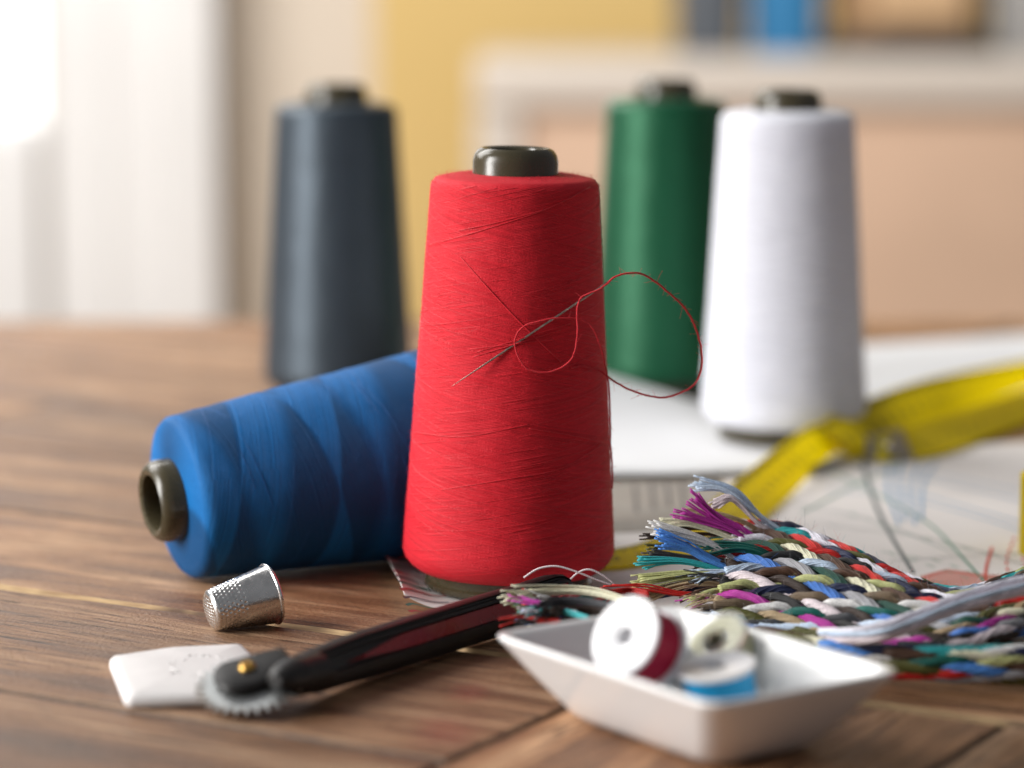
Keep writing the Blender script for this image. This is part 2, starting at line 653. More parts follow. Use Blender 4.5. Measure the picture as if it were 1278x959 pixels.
# window at the far left, behind the curtain's edge
win = empty('window', (-0.75, WY - 0.03, -0.1), 'bright daylit window showing past the curtain edge', 'window')
lit = NT('daylight_pane')
lit.set(Base_Color=(0.9, 0.92, 0.95, 1), Emission_Color=(1, 1, 1, 1), Emission_Strength=0.9)
mb = MB()
wx1 = PD(52, 60, WY).x
mb.box((-1.45, -0.004, PD(0, 150, WY).z), (wx1, 0.0, 1.3), Matrix.Translation((0.75, 0, 0.1)))
mb.build('pane', lit.mat, win, smooth=False)
mb = MB()
for (a, b, c, d) in ((-1.5, -1.45, PD(0, 150, WY).z - 0.05, 1.35), (wx1, wx1 + 0.02, PD(0, 150, WY).z - 0.05, 1.35),
                     (-1.45, wx1, PD(0, 150, WY).z - 0.05, PD(0, 150, WY).z)):
    mb.box((a, -0.02, c), (b, 0.025, d), Matrix.Translation((0.75, 0, 0.1)))
mb.build('window_frame', LACQ, win, smooth=False)

# curtain with soft folds
cu = MB()
cx0, cx1 = PD(60, 300, WY - 0.2).x, PD(268, 300, WY - 0.2).x
nx, nz_ = 120, 8
vs_, fs = [], []
for j in range(nz_ + 1):
    z = -0.70 + 2.0 * j / nz_
    for i in range(nx + 1):
        t = i / nx
        x = lerp(cx0, cx1, t)
        y = WY - 0.18 + 0.004 * sin(t * 15.0) + 0.0015 * sin(t * 33 + j * 0.15)
        vs_.append((x, y, z))
for j in range(nz_):
    for i in range(nx):
        a = j * (nx + 1) + i
        fs.append((a, a + 1, a + nx + 2, a + nx + 1))
cu.add(vs_, fs)
o = cu.build('curtain', CURT)
sm = o.modifiers.new('solid', 'SOLIDIFY')
sm.thickness = 0.002
tag(o, 'long white curtain hanging in soft folds before beige wall', 'curtain')

# low radiator cover below the window: pale panel behind the table's left end
mb = MB()
mb.box((-2.2, WY - 0.19, -0.751), (cx0 - 0.01, WY - 0.04, PD(0, 158, WY - 0.19).z))
o = mb.build('window_seat', plain('seat_paint', (0.72, 0.715, 0.71), 0.6, var=0.02, vscale=3), smooth=False, bevel=(0.02, 3))
tag(o, 'pale painted window seat under the bright window', 'bench')

# sideboard with pale wood panel
SY = 4.0
sb = empty('sideboard', (PD(590, 300, SY).x, SY, -0.751), 'white framed sideboard with pale wood front behind the table', 'sideboard')
sx0, sx1 = PD(592, 100, SY).x, 1.8
st = PD(700, 72, SY).z
rb = PD(700, 140, SY).z
lx = PD(652, 300, SY).x
O = Vector((sb.location))


def sbpart(name, lo, hi, m, bev=None, parent=None):
    b_ = MB()
    b_.box(Vector(lo) - O, Vector(hi) - O)
    return b_.build(name, m, parent or sb, smooth=False, bevel=bev)


sbpart('top_rail', (sx0, SY, rb), (sx1, SY + 0.35, st), LACQ, (0.018, 4))
sbpart('side_stile', (sx0, SY + 0.001, -0.751), (lx, SY + 0.349, rb - 0.001), LACQ, (0.004, 2))
sbpart('panel', (lx + 0.001, SY + 0.02, -0.70), (sx1, SY + 0.33, rb - 0.001), PEACH)
for k in range(1, 3):
    xk = lerp(lx, sx1, k / 2.0)
    sbpart('side_stile', (xk, SY + 0.002, -0.751), (xk + 0.05, SY + 0.019, rb - 0.002), LACQ)


def on_board(name, px0, px1, py0, col, label, cat, depth=0.16, dy=0.08, taper=0.9, rough=0.6):
    x0, x1 = PD(px0, 60, SY + dy).x, PD(px1, 60, SY + dy).x
    top = PD(700, py0, SY + dy).z
    hgt = top - st
    e = empty(name, ((x0 + x1) / 2, SY + dy + depth / 2, st), label, cat)
    w = (x1 - x0) / 2
    b_ = MB()
    n = 28
    rings = []
    for (f, zz) in ((taper, 0.0), (taper + 0.02, 0.01), (1.0, hgt * 0.9), (0.99, hgt), (0.93, hgt), (0.91, hgt * 0.88), (taper - 0.08, 0.012)):
        r_ = []
        for k in range(n):
            a = 2 * pi * k / n
            ca, sa = cos(a), sin(a)
            r_.append((w * f * math.copysign(abs(ca) ** 0.35, ca), depth / 2 * f * math.copysign(abs(sa) ** 0.35, sa), zz))
        rings.append(r_)
    vs2 = [p for r_ in rings for p in r_]
    fs2 = [(i * n + k, i * n + (k + 1) % n, (i + 1) * n + (k + 1) % n, (i + 1) * n + k) for i in range(len(rings) - 1) for k in range(n)]
    fs2 += [tuple(range(n))[::-1], tuple((len(rings) - 1) * n + k for k in range(n))]
    b_.add(vs2, fs2)
    b_.build('bin_wall', plain(name + '_material', col, rough, var=0.15, vscale=20), e, sharp=40)
    return e, w, hgt


e, w, hg = on_board('storage_bin', 845, 930, -60, (0.075, 0.085, 0.10), 'dark grey storage bin on the sideboard by the yellow wall', 'bin')
e, w, hg = on_board('storage_bin', 938, 1030, -70, (0.02, 0.16, 0.34), 'blue storage bin on the sideboard between grey and brown ones', 'bin')
e, w, hg = on_board('storage_basket', 1045, 1235, -60, (0.26, 0.15, 0.07), 'wide brown basket on the sideboard beside the blue bin', 'basket', depth=0.2)
b_ = MB()
b_.box((-w - 0.006, -0.108, 0.0), (w + 0.006, 0.108, 0.022))
b_.build('base_band', plain('dark_band', (0.03, 0.03, 0.035), 0.6), e, smooth=False, bevel=(0.004, 2))
b_ = MB()
b_.box((-w * 0.55, -0.112, 0.045), (w * 0.7, -0.095, 0.10))
b_.build('lining_flap', plain('flap_cloth', (0.55, 0.36, 0.20), 0.8), e, smooth=False, bevel=(0.006, 2))
on_board('storage_bin', 1246, 1330, -40, (0.30, 0.29, 0.28), 'light grey storage bin on the sideboard past the brown basket', 'bin')

# ================================================================== PAPER SHEETS
A00, A10 = P(505, 762), P(1460, 812)
A01, A11 = P(452, 640), P(1460, 545)
A01 = P(472, 690) + (P(472, 690) - P(505, 762)) * 1.6


def paperA_uv(x, y):
    """inverse bilinear, a few newton steps"""
    s, t = 0.3, 0.3
    for _ in range(8):
        p = A00.lerp(A10, s).lerp(A01.lerp(A11, s), t)
        ex, ey = x - p.x, y - p.y
        ds = (A10 - A00).lerp(A11 - A01, t)
        dt = (A01 - A00).lerp(A11 - A10, s)
        det = ds.x * dt.y - ds.y * dt.x
        s += (ex * dt.y - ey * dt.x) / det
        t += (ds.x * ey - ds.y * ex) / det
    return s, t


def paperA_z(s, t):
    L = s * 0.33                                   # metres from the free left edge
    lift = 0.0052 * max(0, 1 - L / 0.020) ** 2 * (0.25 + 0.75 * max(0, 1 - abs(t - 0.10) * 2.2))
    rip = 0.0005 * sin(t * 34) * max(0, 1 - L / 0.03)
    return 0.0007 + lift + max(0, rip) + 0.0004 * (0.5 + 0.5 * sin(s * 21 + t * 9))


def sheet(name, c00, c10, c01, c11, zf, mat_, label, nx=90, ny=40, th=0.00025):
    b_ = MB()
    v, f = [], []
    for j in range(ny + 1):
        t = j / ny
        for i in range(nx + 1):
            s = (i / nx) ** 1.5
            p = c00.lerp(c10, s).lerp(c01.lerp(c11, s), t)
            v.append((p.x, p.y, zf(s, t)))
    for j in range(ny):
        for i in range(nx):
            a = j * (nx + 1) + i
            f.append((a, a + 1, a + nx + 2, a + nx + 1))
    b_.add(v, f)
    o_ = b_.build(name, mat_)
    sm_ = o_.modifiers.new('solid', 'SOLIDIFY')
    sm_.thickness = th
    sm_.offset = -1
    tag(o_, label, 'paper')
    return o_


paperA = sheet('pattern_sheet', A00, A10, A01, A11, paperA_z, PAPER_A,
               'grey-pink sewing pattern sheet printed with coloured lines under the red cone')
B00, B10, B01, B11 = P(640, 603), P(1010, 596), P(690, 462), P(1560, 402)
paperB = sheet('blank_sheet', B00, B10, B01, B11, lambda s, t: 0.0019 + 0.0022 * max(0, 1 - t * 9) ** 2 + 0.0004 * sin(s * 9 + t * 5),
               PAPER_B, 'plain white paper sheet under the green and white cones', 40, 40)


C00, C10 = P(640, 606), P(1012, 599)
C01, C11 = Vector((-0.02, 1.343, 0)), Vector((0.118, 1.343, 0))


def sheetC_z(s_, t_):
    x_ = lerp(lerp(C00.x, C10.x, s_), lerp(C01.x, C11.x, s_), t_)
    return 0.0031 + 0.0006 * max(0, 1 - t_ * 7) ** 2 + max(0.0, 0.090 - x_) * 0.30 * smooth01((t_ - 0.25) / 0.75) ** 1.6


sheet('curled_sheet', C00, C10, C01, C11, sheetC_z, PAPER_B, 'white paper sheet curling up before the foot of the green cone', 40, 40)


def printed(name, lines, col, parent, width=0.0006, dash=None, zf=None):
    """thin ink ribbons laid on the pattern sheet; each line is a list of photo pixels"""
    ink = plain(name + '_ink', col, 0.7, var=0.1, vscale=200)
    for ln in lines:
        b_ = MB()
        pts = [P(*q, 0.001) for q in ln]
        L = sum((pts[i + 1] - pts[i]).length for i in range(len(pts) - 1))
        n = max(3, int(L / 0.0025))
        pp = catmull(pts, n) if len(pts) > 2 else [pts[0].lerp(pts[1], i / (n - 1)) for i in range(n)]
        for i in range(n - 1):
            if dash and (i // dash) % 2:
                continue
            a, b = pp[i], pp[i + 1]
            d = (b - a)
            d.z = 0
            d.normalize()
            s_ = Vector((-d.y, d.x, 0)) * width / 2
            q = []
            for p in (a - s_, b - s_, b + s_, a + s_):
                z = paperA_z(*paperA_uv(p.x, p.y)) + (0.00035 if 'corner' in name else 0.00018)
                q.append((p.x, p.y, z))
            b_.add(q, [(0, 1, 2, 3)])
        b_.build(name, ink, parent, smooth=False)


printed('grey_line', [[(1074, 560), (1084, 605), (1103, 652), (1140, 715)]], (0.13, 0.15, 0.15), paperA, 0.0016)
printed('green_line', [[(1030, 585), (1095, 618), (1160, 655), (1205, 700), (1250, 750)],
                       [(1300, 700), (1262, 728), (1240, 760)], [(1000, 640), (1080, 600), (1130, 580)]],
        (0.05, 0.24, 0.16), paperA, 0.0010)
printed('green_dashed_line', [[(1100, 688), (1170, 700), (1230, 722), (1310, 760)], [(1110, 690), (1180, 712), (1240, 735), (1260, 752)],
                         [(1060, 640), (1140, 668), (1230, 690), (1310, 694)]], (0.08, 0.30, 0.20), paperA, 0.0005, dash=2)
printed('blue_line', [[(1112, 575), (1108, 610), (1122, 655)], [(1124, 575), (1122, 612), (1130, 650)], [(1150, 575), (1136, 610), (1142, 655)],
                      [(1168, 575), (1152, 605), (1150, 650)], [(1030, 600), (1120, 612), (1200, 632), (1300, 660)],
                      [(1030, 612), (1120, 622), (1200, 640), (1300, 672)], [(1050, 588), (1140, 596), (1220, 612), (1300, 632)],
                      [(1060, 580), (1160, 590), (1300, 618)]], (0.24, 0.40, 0.58), paperA, 0.0011)
printed('red_line', [[(1238, 684), (1230, 715), (1234, 750)], [(1150, 722), (1182, 713), (1230, 720), (1310, 728)]], (0.62, 0.07, 0.045), paperA, 0.0010)
printed('red_dashed_line', [[(1266, 672), (1256, 704), (1268, 738)], [(1170, 733), (1215, 724), (1300, 740)], [(1282, 660), (1275, 690), (1284, 715)]],
        (0.62, 0.07, 0.045), paperA, 0.0009, dash=2)
printed('black_dashed_line', [[(1170, 727), (1230, 722), (1300, 725)], [(1190, 742), (1260, 738), (1310, 738)]], (0.06, 0.05, 0.05), paperA, 0.0004, dash=3)
printed('thin_line', [[(1110, 700), (1200, 694), (1310, 690)], [(1030, 655), (1160, 672), (1310, 715)], [(990, 628), (1090, 650), (1190, 690)],
                      [(770, 632), (830, 640), (880, 652)], [(765, 655), (830, 662)], [(765, 606), (880, 606)]], (0.24, 0.30, 0.29), paperA, 0.0006)
# block letters seen edge-on beside the red cone
printed('printed_stroke', [[(792, 604), (795, 640)], [(813, 602), (816, 636)], [(813, 602), (832, 601)], [(832, 601), (836, 634)], [(850, 601), (855, 640)],
                            [(850, 618), (866, 617)]],
        (0.10, 0.085, 0.08), paperA, 0.0013)
printed('corner_green_line', [[(478, 712), (492, 704), (512, 700)], [(484, 724), (500, 716), (524, 712)], [(498, 748), (512, 742), (534, 740)]], (0.12, 0.34, 0.30), paperA, 0.0009)
printed('corner_red_line', [[(480, 718), (496, 710), (520, 706)], [(490, 736), (506, 728), (530, 726)], [(500, 756), (515, 748), (536, 746)]], (0.55, 0.22, 0.22), paperA, 0.0009)
printed('corner_grey_line', [[(482, 706), (500, 698)], [(488, 730), (504, 722), (528, 718)], [(494, 742), (508, 735), (532, 733)]], (0.2, 0.2, 0.24), paperA, 0.0009)
for k in range(9):
    yk = 722 + k * 8
    printed(('corner_green_line', 'corner_red_line', 'corner_grey_line')[k % 3], [[(488 + k * 3.2, yk + 3), (508 + k * 2, yk - 5), (545 + k * 3, yk - 8)]],
            ((0.05, 0.25, 0.20), (0.45, 0.10, 0.10), (0.10, 0.10, 0.13))[k % 3], paperA, 0.0010)
# red cone's shade painted on the sheet as a taupe patch under the letters
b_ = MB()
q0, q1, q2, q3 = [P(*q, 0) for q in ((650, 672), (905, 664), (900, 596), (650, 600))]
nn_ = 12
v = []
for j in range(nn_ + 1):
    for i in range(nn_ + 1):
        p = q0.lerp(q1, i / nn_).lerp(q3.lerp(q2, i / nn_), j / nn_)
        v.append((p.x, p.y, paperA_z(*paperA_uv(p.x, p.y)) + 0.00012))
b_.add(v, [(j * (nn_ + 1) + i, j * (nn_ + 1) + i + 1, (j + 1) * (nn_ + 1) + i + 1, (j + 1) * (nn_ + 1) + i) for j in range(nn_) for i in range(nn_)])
b_.build('shade_patch', plain('taupe_ink', (0.30, 0.262, 0.225), 0.75, var=0.08, vscale=80), paperA, smooth=False)
# pink area
b_ = MB()
pk = [P(*q, 0) for q in ((1148, 722), (1182, 713), (1230, 720), (1320, 729), (1320, 760), (1200, 765))]
b_.add([(p.x, p.y, paperA_z(*paperA_uv(p.x, p.y)) + 0.00009) for p in pk], [tuple(range(len(pk)))[::-1]])
o = b_.build('pink_area', plain('pink_ink', (0.56, 0.27, 0.23), 0.75, var=0.08), paperA, smooth=False)

# ================================================================== THREAD CONES
ZB, ZT, ZTOP = 0.0062, 0.1328, 0.1425      # thread bottom, thread top, core top


def cone_profile(rb_, rt_, fillet=0.006):
    """thread package outline: radius at height z"""
    def r(z):
        t = (z - ZB) / (ZT - ZB)
        rr_ = lerp(rb_, rt_, t)
        if z < ZB + fillet * 1.3:
            q = 1 - (z - ZB) / (fillet * 1.3)
            rr_ -= 0.0052 * q ** 2.4
        if z > ZT - fillet * 0.42:
            q = 1 - (ZT - z) / (fillet * 0.42)
            rr_ -= 0.0013 * q ** 2.2
        return rr_
    return r


def make_cone(name, label, mat_, fuzz_mat, M, rb_=0.0342, rt_=0.0270, strands=200, fuzz=0, seed=1, seg=120):
    root = empty(name, label=label, cat='thread cone', group='cones of sewing thread', M=M)
    rnd = random.Random(seed)
    r = cone_profile(rb_, rt_)
    # plastic core: foot ring, hidden shaft, collar with rolled lip
    c = MB()
    rc = 0.0137
    c.lathe([(0.020, 0.0), (0.0262, 0.0), (0.0272, 0.0009), (0.0272, 0.0022), (0.0262, 0.0030), (0.0262, 0.0040), (0.0268, 0.0048), (0.0268, 0.0075), (0.022, 0.012),
             (rc, 0.127), (rc, ZTOP - 0.0042), (rc - 0.0005, ZTOP - 0.0022), (rc - 0.0014, ZTOP - 0.0008), (rc - 0.0028, ZTOP), (rc - 0.0044, ZTOP - 0.0006),
             (rc - 0.0048, ZTOP - 0.0022), (rc - 0.0044, ZTOP - 0.006), (rc - 0.0042, 0.06), (0.018, 0.004), (0.019, 0.0)], 72)
    c.build('core', CORE, root, sharp=50)
    # thread package
    b2 = MB()
    prof = [(0.0240, ZB + 0.0004)]
    for i in range(5):
        prof.append((lerp(0.0245, r(ZB), i / 4), ZB + 0.0002 * (1 - i / 4)))
    nz2 = 70
    for i in range(1, nz2):
        z = lerp(ZB, ZT, i / nz2)
        prof.append((r(z), z))
    for i in range(8):
        t = i / 7
        prof.append((lerp(r(ZT), rc - 0.0006, t), ZT + 0.0016 * sin(t * pi * 0.62)))
    v, f = [], []
    for i, (rr_, z) in enumerate(prof):
        for k in range(seg):
            a = 2 * pi * k / seg
            w = 0.00016 * noise.noise(Vector((cos(a) * 3, sin(a) * 3, z * 60 + seed * 5)))
            w += 0.00010 * noise.noise(Vector((cos(a) * 9, sin(a) * 9, z * 260 + seed * 5)))
            v.append(((rr_ + w) * cos(a), (rr_ + w) * sin(a), z))
    m = len(prof)
    for i in range(m - 1):
        for k in range(seg):
            k2 = (k + 1) % seg
            f.append((i * seg + k, i * seg + k2, (i + 1) * seg + k2, (i + 1) * seg + k))
    b2.add(v, f)
    b2.build('wound_thread', mat_, root)
    # single windings lying proud on the package
    s_ = MB()
    for i in range(strands):
        slope = math.tan(radians(rnd.choice((-1, 1)) * rnd.uniform(7, 15)))
        a0 = rnd.uniform(-pi, pi)
        z0 = rnd.uniform(ZB, ZT)
        span = rnd.uniform(0.8, 3.2)
        lift = rnd.uniform(-0.00008, 0.00004)
        n = int(span / 0.085) + 2
        pts = []
        for k in range(n):
            a = a0 + span * k / (n - 1)
            z = z0 + slope * 0.03 * (a - a0) + 0.0004 * sin(a * 3 + i)
            if z < ZB + 0.003 or z > ZT - 0.0008:
                break
            e = min(1.0, 4.0 * min(k, n - 1 - k) / n)
            q = r(z) + lift - 0.00030 * (1 - e)
            pts.append((q * cos(a), q * sin(a), z))
        if len(pts) > 3:
            s_.tube(pts, rnd.uniform(0.00009, 0.00013), 5, cap=False)
    if strands:
        o_ = s_.build('winding', fuzz_mat, root)
        tag(o_, kind='stuff')
    if fuzz:
        h = MB()
        for i in range(fuzz):
            a = rnd.uniform(-pi, pi)
            if rnd.random() < 0.10:
                q = rnd.uniform(rc + 0.001, rt_ - 0.001)
                base = Vector((q * cos(a), q * sin(a), ZT + 0.0010))
                nn = Vector((0, 0, 1))
            else:
                z = rnd.uniform(ZB, ZT)
                base = Vector((r(z) * cos(a), r(z) * sin(a), z))
                nn = Vector((cos(a), sin(a), 0))
            d = (nn + Vector((rnd.gauss(0, .8), rnd.gauss(0, .8), rnd.gauss(0, .8)))).normalized()
            if d.dot(nn) < 0.1:
                d = (d + nn).normalized()
            L = rnd.uniform(0.0003, 0.0009) * (2.0 if rnd.random() < 0.05 else 1)
            bend = Vector((rnd.gauss(0, 1), rnd.gauss(0, 1), rnd.gauss(0, 1))) * L * 0.45
            h.tube([base - nn * 0.0001, base + d * L * 0.5 + bend * 0.3, base + d * L + bend], lambda t: 0.000032 * (1 - 0.6 * t), 3, cap=False)
        o_ = h.build('fuzz', fuzz_mat, root)
        tag(o_, kind='stuff')
    return root, r


RED_F = floss_mat('red_fibre', (0.66, 0.016, 0.030), 0.05)
BLUE_F = floss_mat('blue_fibre', (0.004, 0.10, 0.32), 0.05)
SLATE_F = floss_mat('slate_fibre', (0.014, 0.022, 0.032))
GREEN_F = floss_mat('green_fibre', (0.003, 0.072, 0.028))
WHITE_F = floss_mat('white_fibre', (0.76, 0.77, 0.84))


def stand(px, py, z=0.0, lean=0.0):
    """cone standing with the middle of its foot at this pixel"""
    p = P(px, py, z)
    return Matrix.Translation(p) @ Matrix.Rotation(radians(lean), 4, 'Y') @ Matrix.Rotation(radians(90), 4, 'Z')


RED_M = stand(634, 731, 0.0016, 1.0)
RED_P = RED_M.translation
red, red_r = make_cone('thread_cone', 'upright red thread cone with a needle stuck in its side', RED, RED_F, RED_M, 0.0348, 0.0268, strands=420, fuzz=9000, seed=2, seg=180)
make_cone('thread_cone', 'white thread cone standing beside the green cone', WHITE, WHITE_F, stand(978, 544, 0.0042) @ Matrix.Scale(1.012, 4), strands=80, seed=3)
make_cone('thread_cone', 'dark green thread cone partly hidden by the white cone', GREEN, GREEN_F, stand(829, 488, 0.0024) @ Matrix.Scale(1.01, 4), strands=80, seed=4)
make_cone('thread_cone', 'slate grey thread cone standing behind the fallen blue cone', SLATE, SLATE_F, stand(423, 499) @ Matrix.Scale(1.015, 4), strands=80, seed=5)

# the blue cone on its side
psi = radians(26)
brb, brt = 0.0385, 0.0270
eps = atan((brb - brt) / (ZT - ZB))
ax = Vector((cos(psi) * cos(eps), sin(psi) * cos(eps), sin(eps)))     # narrow end -> wide end
narrow = P(222, 622, brt / cos(eps) + 0.0006)
zl = -ax
xl = Vector((0, 0, 1)).cross(zl).normalized()
yl = zl.cross(xl)
if yl.z < 0:
    pass
R3 = Matrix((xl, yl, zl)).transposed().to_4x4()
BM = Matrix.Translation(narrow - (zl * ZT)) @ R3 @ Matrix.Rotation(radians(200), 4, 'Z')
make_cone('thread_cone', 'blue thread cone lying on its side behind the thimble', BLUE, BLUE_F, BM, brb, brt, strands=50, fuzz=5000, seed=6)


# ================================================================== NEEDLE AND ITS THREAD
RED_I = RED_M.to_3x3().inverted()


def on_red(px, py, off=0.0004, miss_d=None):
    """point where the view line through this pixel meets the red package (radius + off)"""
    o_ = Vector((0, 0, H)) - RED_P
    d = ray(px, py)
    lo, best = None, None
    k = (RED_P.y - 0.05)
    while k < RED_P.y + 0.002:
        pw = o_ + d * (k / d.y)
        p = RED_I @ pw
        if ZB <= p.z <= ZT and p.xy.length <= red_r(p.z) + off:
            return pw + RED_P
        k += 0.00005
    return PD(px, py, miss_d if miss_d else RED_P.y)


touch = on_red(648, 427, 0.0001)
fy = touch.y
tip = PD(563, 483, fy - 0.0014)
eye = PD(764, 349, fy + 0.0016)
dirn = (eye - tip).normalized()
mb = MB()
L = (eye - tip).length
pts = [tip + dirn * (L * k / 40) for k in range(41)]
eyelen = 0.0042


def nr(t):
    s = t * L
    if s < 0.016:
        return 0.00003 + 0.00029 * (s / 0.016) ** 0.75
    return 0.00033


i_cut = [p for p in pts if (p - tip).length < L - eyelen]
i_cut.append(tip + dirn * (L - eyelen))
Lc = L - eyelen
mb.tube(i_cut, lambda t: nr(t * Lc / L), 10)
side = dirn.cross(Vector((0, 1, 0))).normalized()
for sg in (-1, 1):
    pp = []
    for k in range(9):
        t = k / 8
        pp.append(tip + dirn * (Lc - 0.0004 + (eyelen + 0.0004) * t) + side * sg * 0.00030 * sin(pi * t) ** 0.6)
    mb.tube(pp, 0.00020, 6)
o = mb.build('sewing_needle', NEEDLE_STEEL)
tag(o, 'steel sewing needle stuck slantwise under threads of the red cone', 'needle')

# threads that hold the needle down: a few windings passing over it
b2 = MB()
for k, (x0, y0, x1, y1) in enumerate(((590, 446, 700, 412), (594, 440, 712, 404), (586, 436, 690, 424))):
    pts = []
    for i in range(24):
        t = i / 23
        px, py = lerp(x0, x1, t), lerp(y0, y1, t)
        bulge = 0.0007 * math.exp(-((px - 647) / 14) ** 2)
        pts.append(on_red(px, py, 0.0001 + bulge))
    b2.tube(pts, 0.00016, 6)
for (x0, y0, x1, y1) in ((574, 320, 700, 452), (722, 372, 760, 332)):
    pts = [on_red(lerp(x0, x1, i / 30), lerp(y0, y1, i / 30) + 4 * sin(i / 30 * pi), 0.00012) for i in range(31)] if x0 < 700 else []
    if pts:
        b2.tube(pts, 0.0002, 6)
for ln in (((536, 306), (600, 288), (680, 262), (736, 234)), ((572, 288), (620, 278), (680, 262)), ((660, 535), (720, 545), (752, 552)),
           ((548, 612), (640, 597), (700, 585), (750, 556)), ((517, 540), (580, 545), (660, 530))):
    pts = [on_red(p.x, p.y, 0.00015) for p in catmull([Vector((a, b, 0)) for a, b in ln], 40)]
    b2.tube(pts, 0.00017, 6, cap=True)
o = b2.build('stray_winding', RED_F)
o.parent = red
o.matrix_parent_inverse = red.matrix_world.inverted()
tag(o, kind='stuff')

front = fy - 0.0016


def thread_path(pix, n):
    """pixels with a depth rule: (px, py, off) -> lying on the red package, (px, py, 'd', depth) -> free in the air"""
    pts = []
    for q in pix:
        if len(q) == 4:
            pts.append(PD(q[0], q[1], q[3]))
        else:
            pts.append(on_red(q[0], q[1], q[2]))
    path_ = catmull(pts, n)
    return [p + 0.00016 * noise.noise_vector(p * 420) + 0.00035 * noise.noise_vector(p * 110) for p in path_]


def ply_thread(mb_, path, r_=0.00027, turns_per_m=900, fz=0):
    """two yarns twisted round each other"""
    n = len(path)
    s = 0
    a_pts, b_pts = [], []
    prev = None
    for i in range(n):
        t = (path[min(i + 1, n - 1)] - path[max(i - 1, 0)]).normalized()
        n1 = t.orthogonal().normalized() if prev is None else (prev - t * prev.dot(t)).normalized()
        prev = n1
        n2 = t.cross(n1)
        if i:
            s += (path[i] - path[i - 1]).length
        a = s * turns_per_m * 2 * pi
        off = (n1 * cos(a) + n2 * sin(a)) * r_ * 0.45
        a_pts.append(path[i] + off)
        b_pts.append(path[i] - off)
    mb_.tube(a_pts, r_ * 0.62, 6)
    mb_.tube(b_pts, r_ * 0.62, 6)
    rr2 = random.Random(9)
    for k in range(fz):
        p = path[rr2.randrange(n)]
        d = Vector((rr2.gauss(0, 1), rr2.gauss(0, 1), rr2.gauss(0, 1))).normalized()
        L_ = rr2.uniform(0.0007, 0.0030)
        bend = Vector((rr2.gauss(0, 1), rr2.gauss(0, 1), rr2.gauss(0, 1))) * L_ * 0.35
        mb_.tube([p, p + d * L_ * 0.5 + bend * 0.4, p + d * L_ + bend], 0.000040, 3, cap=False)


eye_d = eye.y
t1 = thread_path([(757, 355, 'd', eye_d), (766, 347, 'd', eye_d - 0.0004), (785, 340, 'd', eye_d + 0.001), (805, 344, 'd', eye_d + 0.004), (838, 368, 'd', eye_d + 0.009),
                  (862, 396, 'd', eye_d + 0.013), (875, 430, 'd', eye_d + 0.015), (875, 462, 'd', eye_d + 0.015), (862, 484, 'd', eye_d + 0.014), (832, 496, 'd', eye_d + 0.012),
                  (800, 492, 'd', eye_d + 0.010), (770, 478, 'd', eye_d + 0.010), (748, 463, 0.0006), (728, 457, 0.0004), (712, 459, 0.0003)], 900)
t2 = thread_path([(760, 353, 'd', eye_d), (748, 361, 'd', eye_d - 0.0009), (735, 366, 'd', eye_d - 0.001), (724, 373, 'd', eye_d - 0.001), (720, 392, 'd', eye_d - 0.001),
                  (720, 420, 'd', front), (715, 445, 'd', front), (700, 459, 'd', front), (680, 465, 'd', front - 0.0004), (660, 461, 'd', front - 0.0004), (647, 447, 'd', front - 0.0004),
                  (642, 428, 'd', front - 0.0002), (650, 411, 'd', front), (668, 402, 'd', front), (696, 398, 'd', front + 0.001), (726, 399, 'd', fy + 0.002), (742, 413, 'd', fy + 0.004),
                  (752, 440, 'd', fy + 0.008), (758, 470, 'd', fy + 0.014), (761, 505, 'd', fy + 0.017), (762, 545, 'd', fy + 0.018), (764, 580, 'd', fy + 0.018), (764, 610, 'd', fy + 0.018)], 900)
mb = MB()
ply_thread(mb, t1, 0.00032, fz=130)
ply_thread(mb, t2, 0.00029, fz=60)
o = mb.build('loose_thread', RED_F)
tag(o, 'loose red thread looping from the needle eye past the red cone', 'thread')

# ================================================================== THIMBLE
tp = radians(26)
r_tip, r_rim, TL = 0.0063, 0.0092, 0.0196
te = atan((r_rim + 0.0004 - r_tip) / TL)
contact = P(266, 788, 0.0)
taxis = Vector((cos(tp) * cos(te), sin(tp) * cos(te), sin(te)))
perp_up = (Vector((0, 0, 1)) - taxis * taxis.z).normalized()
tip_c = contact + perp_up * (r_tip + 0.0002)
zl = taxis
xl = Vector((0, 0, 1)).cross(zl).normalized()
yl = zl.cross(xl)
TM = Matrix.Translation(tip_c) @ Matrix((xl, yl, zl)).transposed().to_4x4()
th = empty('thimble', label='dented steel thimble lying on its side in front of the blue cone', cat='thimble', M=TM)
mb = MB()
seg, rows = 264, 120
dim_rows = 7
per = 30


def dimple(a, z):
    """depth of the pitted pattern on the side"""
    z0, dz_ = 0.0018, 0.00128
    j = round((z - z0) / dz_)
    if j < 0 or j >= dim_rows:
        return 0
    a_ = a / (2 * pi) * per + (0.5 if j % 2 else 0)
    fa = (a_ - round(a_)) * (2 * pi / per) * 0.0072
    fz_ = z - (z0 + j * dz_)
    d = sqrt(fa * fa + fz_ * fz_)
    return 0.00020 * max(0, 1 - (d / 0.00050) ** 2)


v, f = [], []
prof = []
for i in range(rows + 1):
    z = TL * i / rows
    r_ = lerp(r_tip, r_rim, z / TL)
    if z < 0.0012:
        r_ -= 0.0010 * (1 - z / 0.0012) ** 2
    prof.append((r_, z))
for (r_, z) in prof:
    for k in range(seg):
        a = 2 * pi * k / seg
        q = r_ - dimple(a, z)
        v.append((q * cos(a), q * sin(a), z))
nside = len(prof)
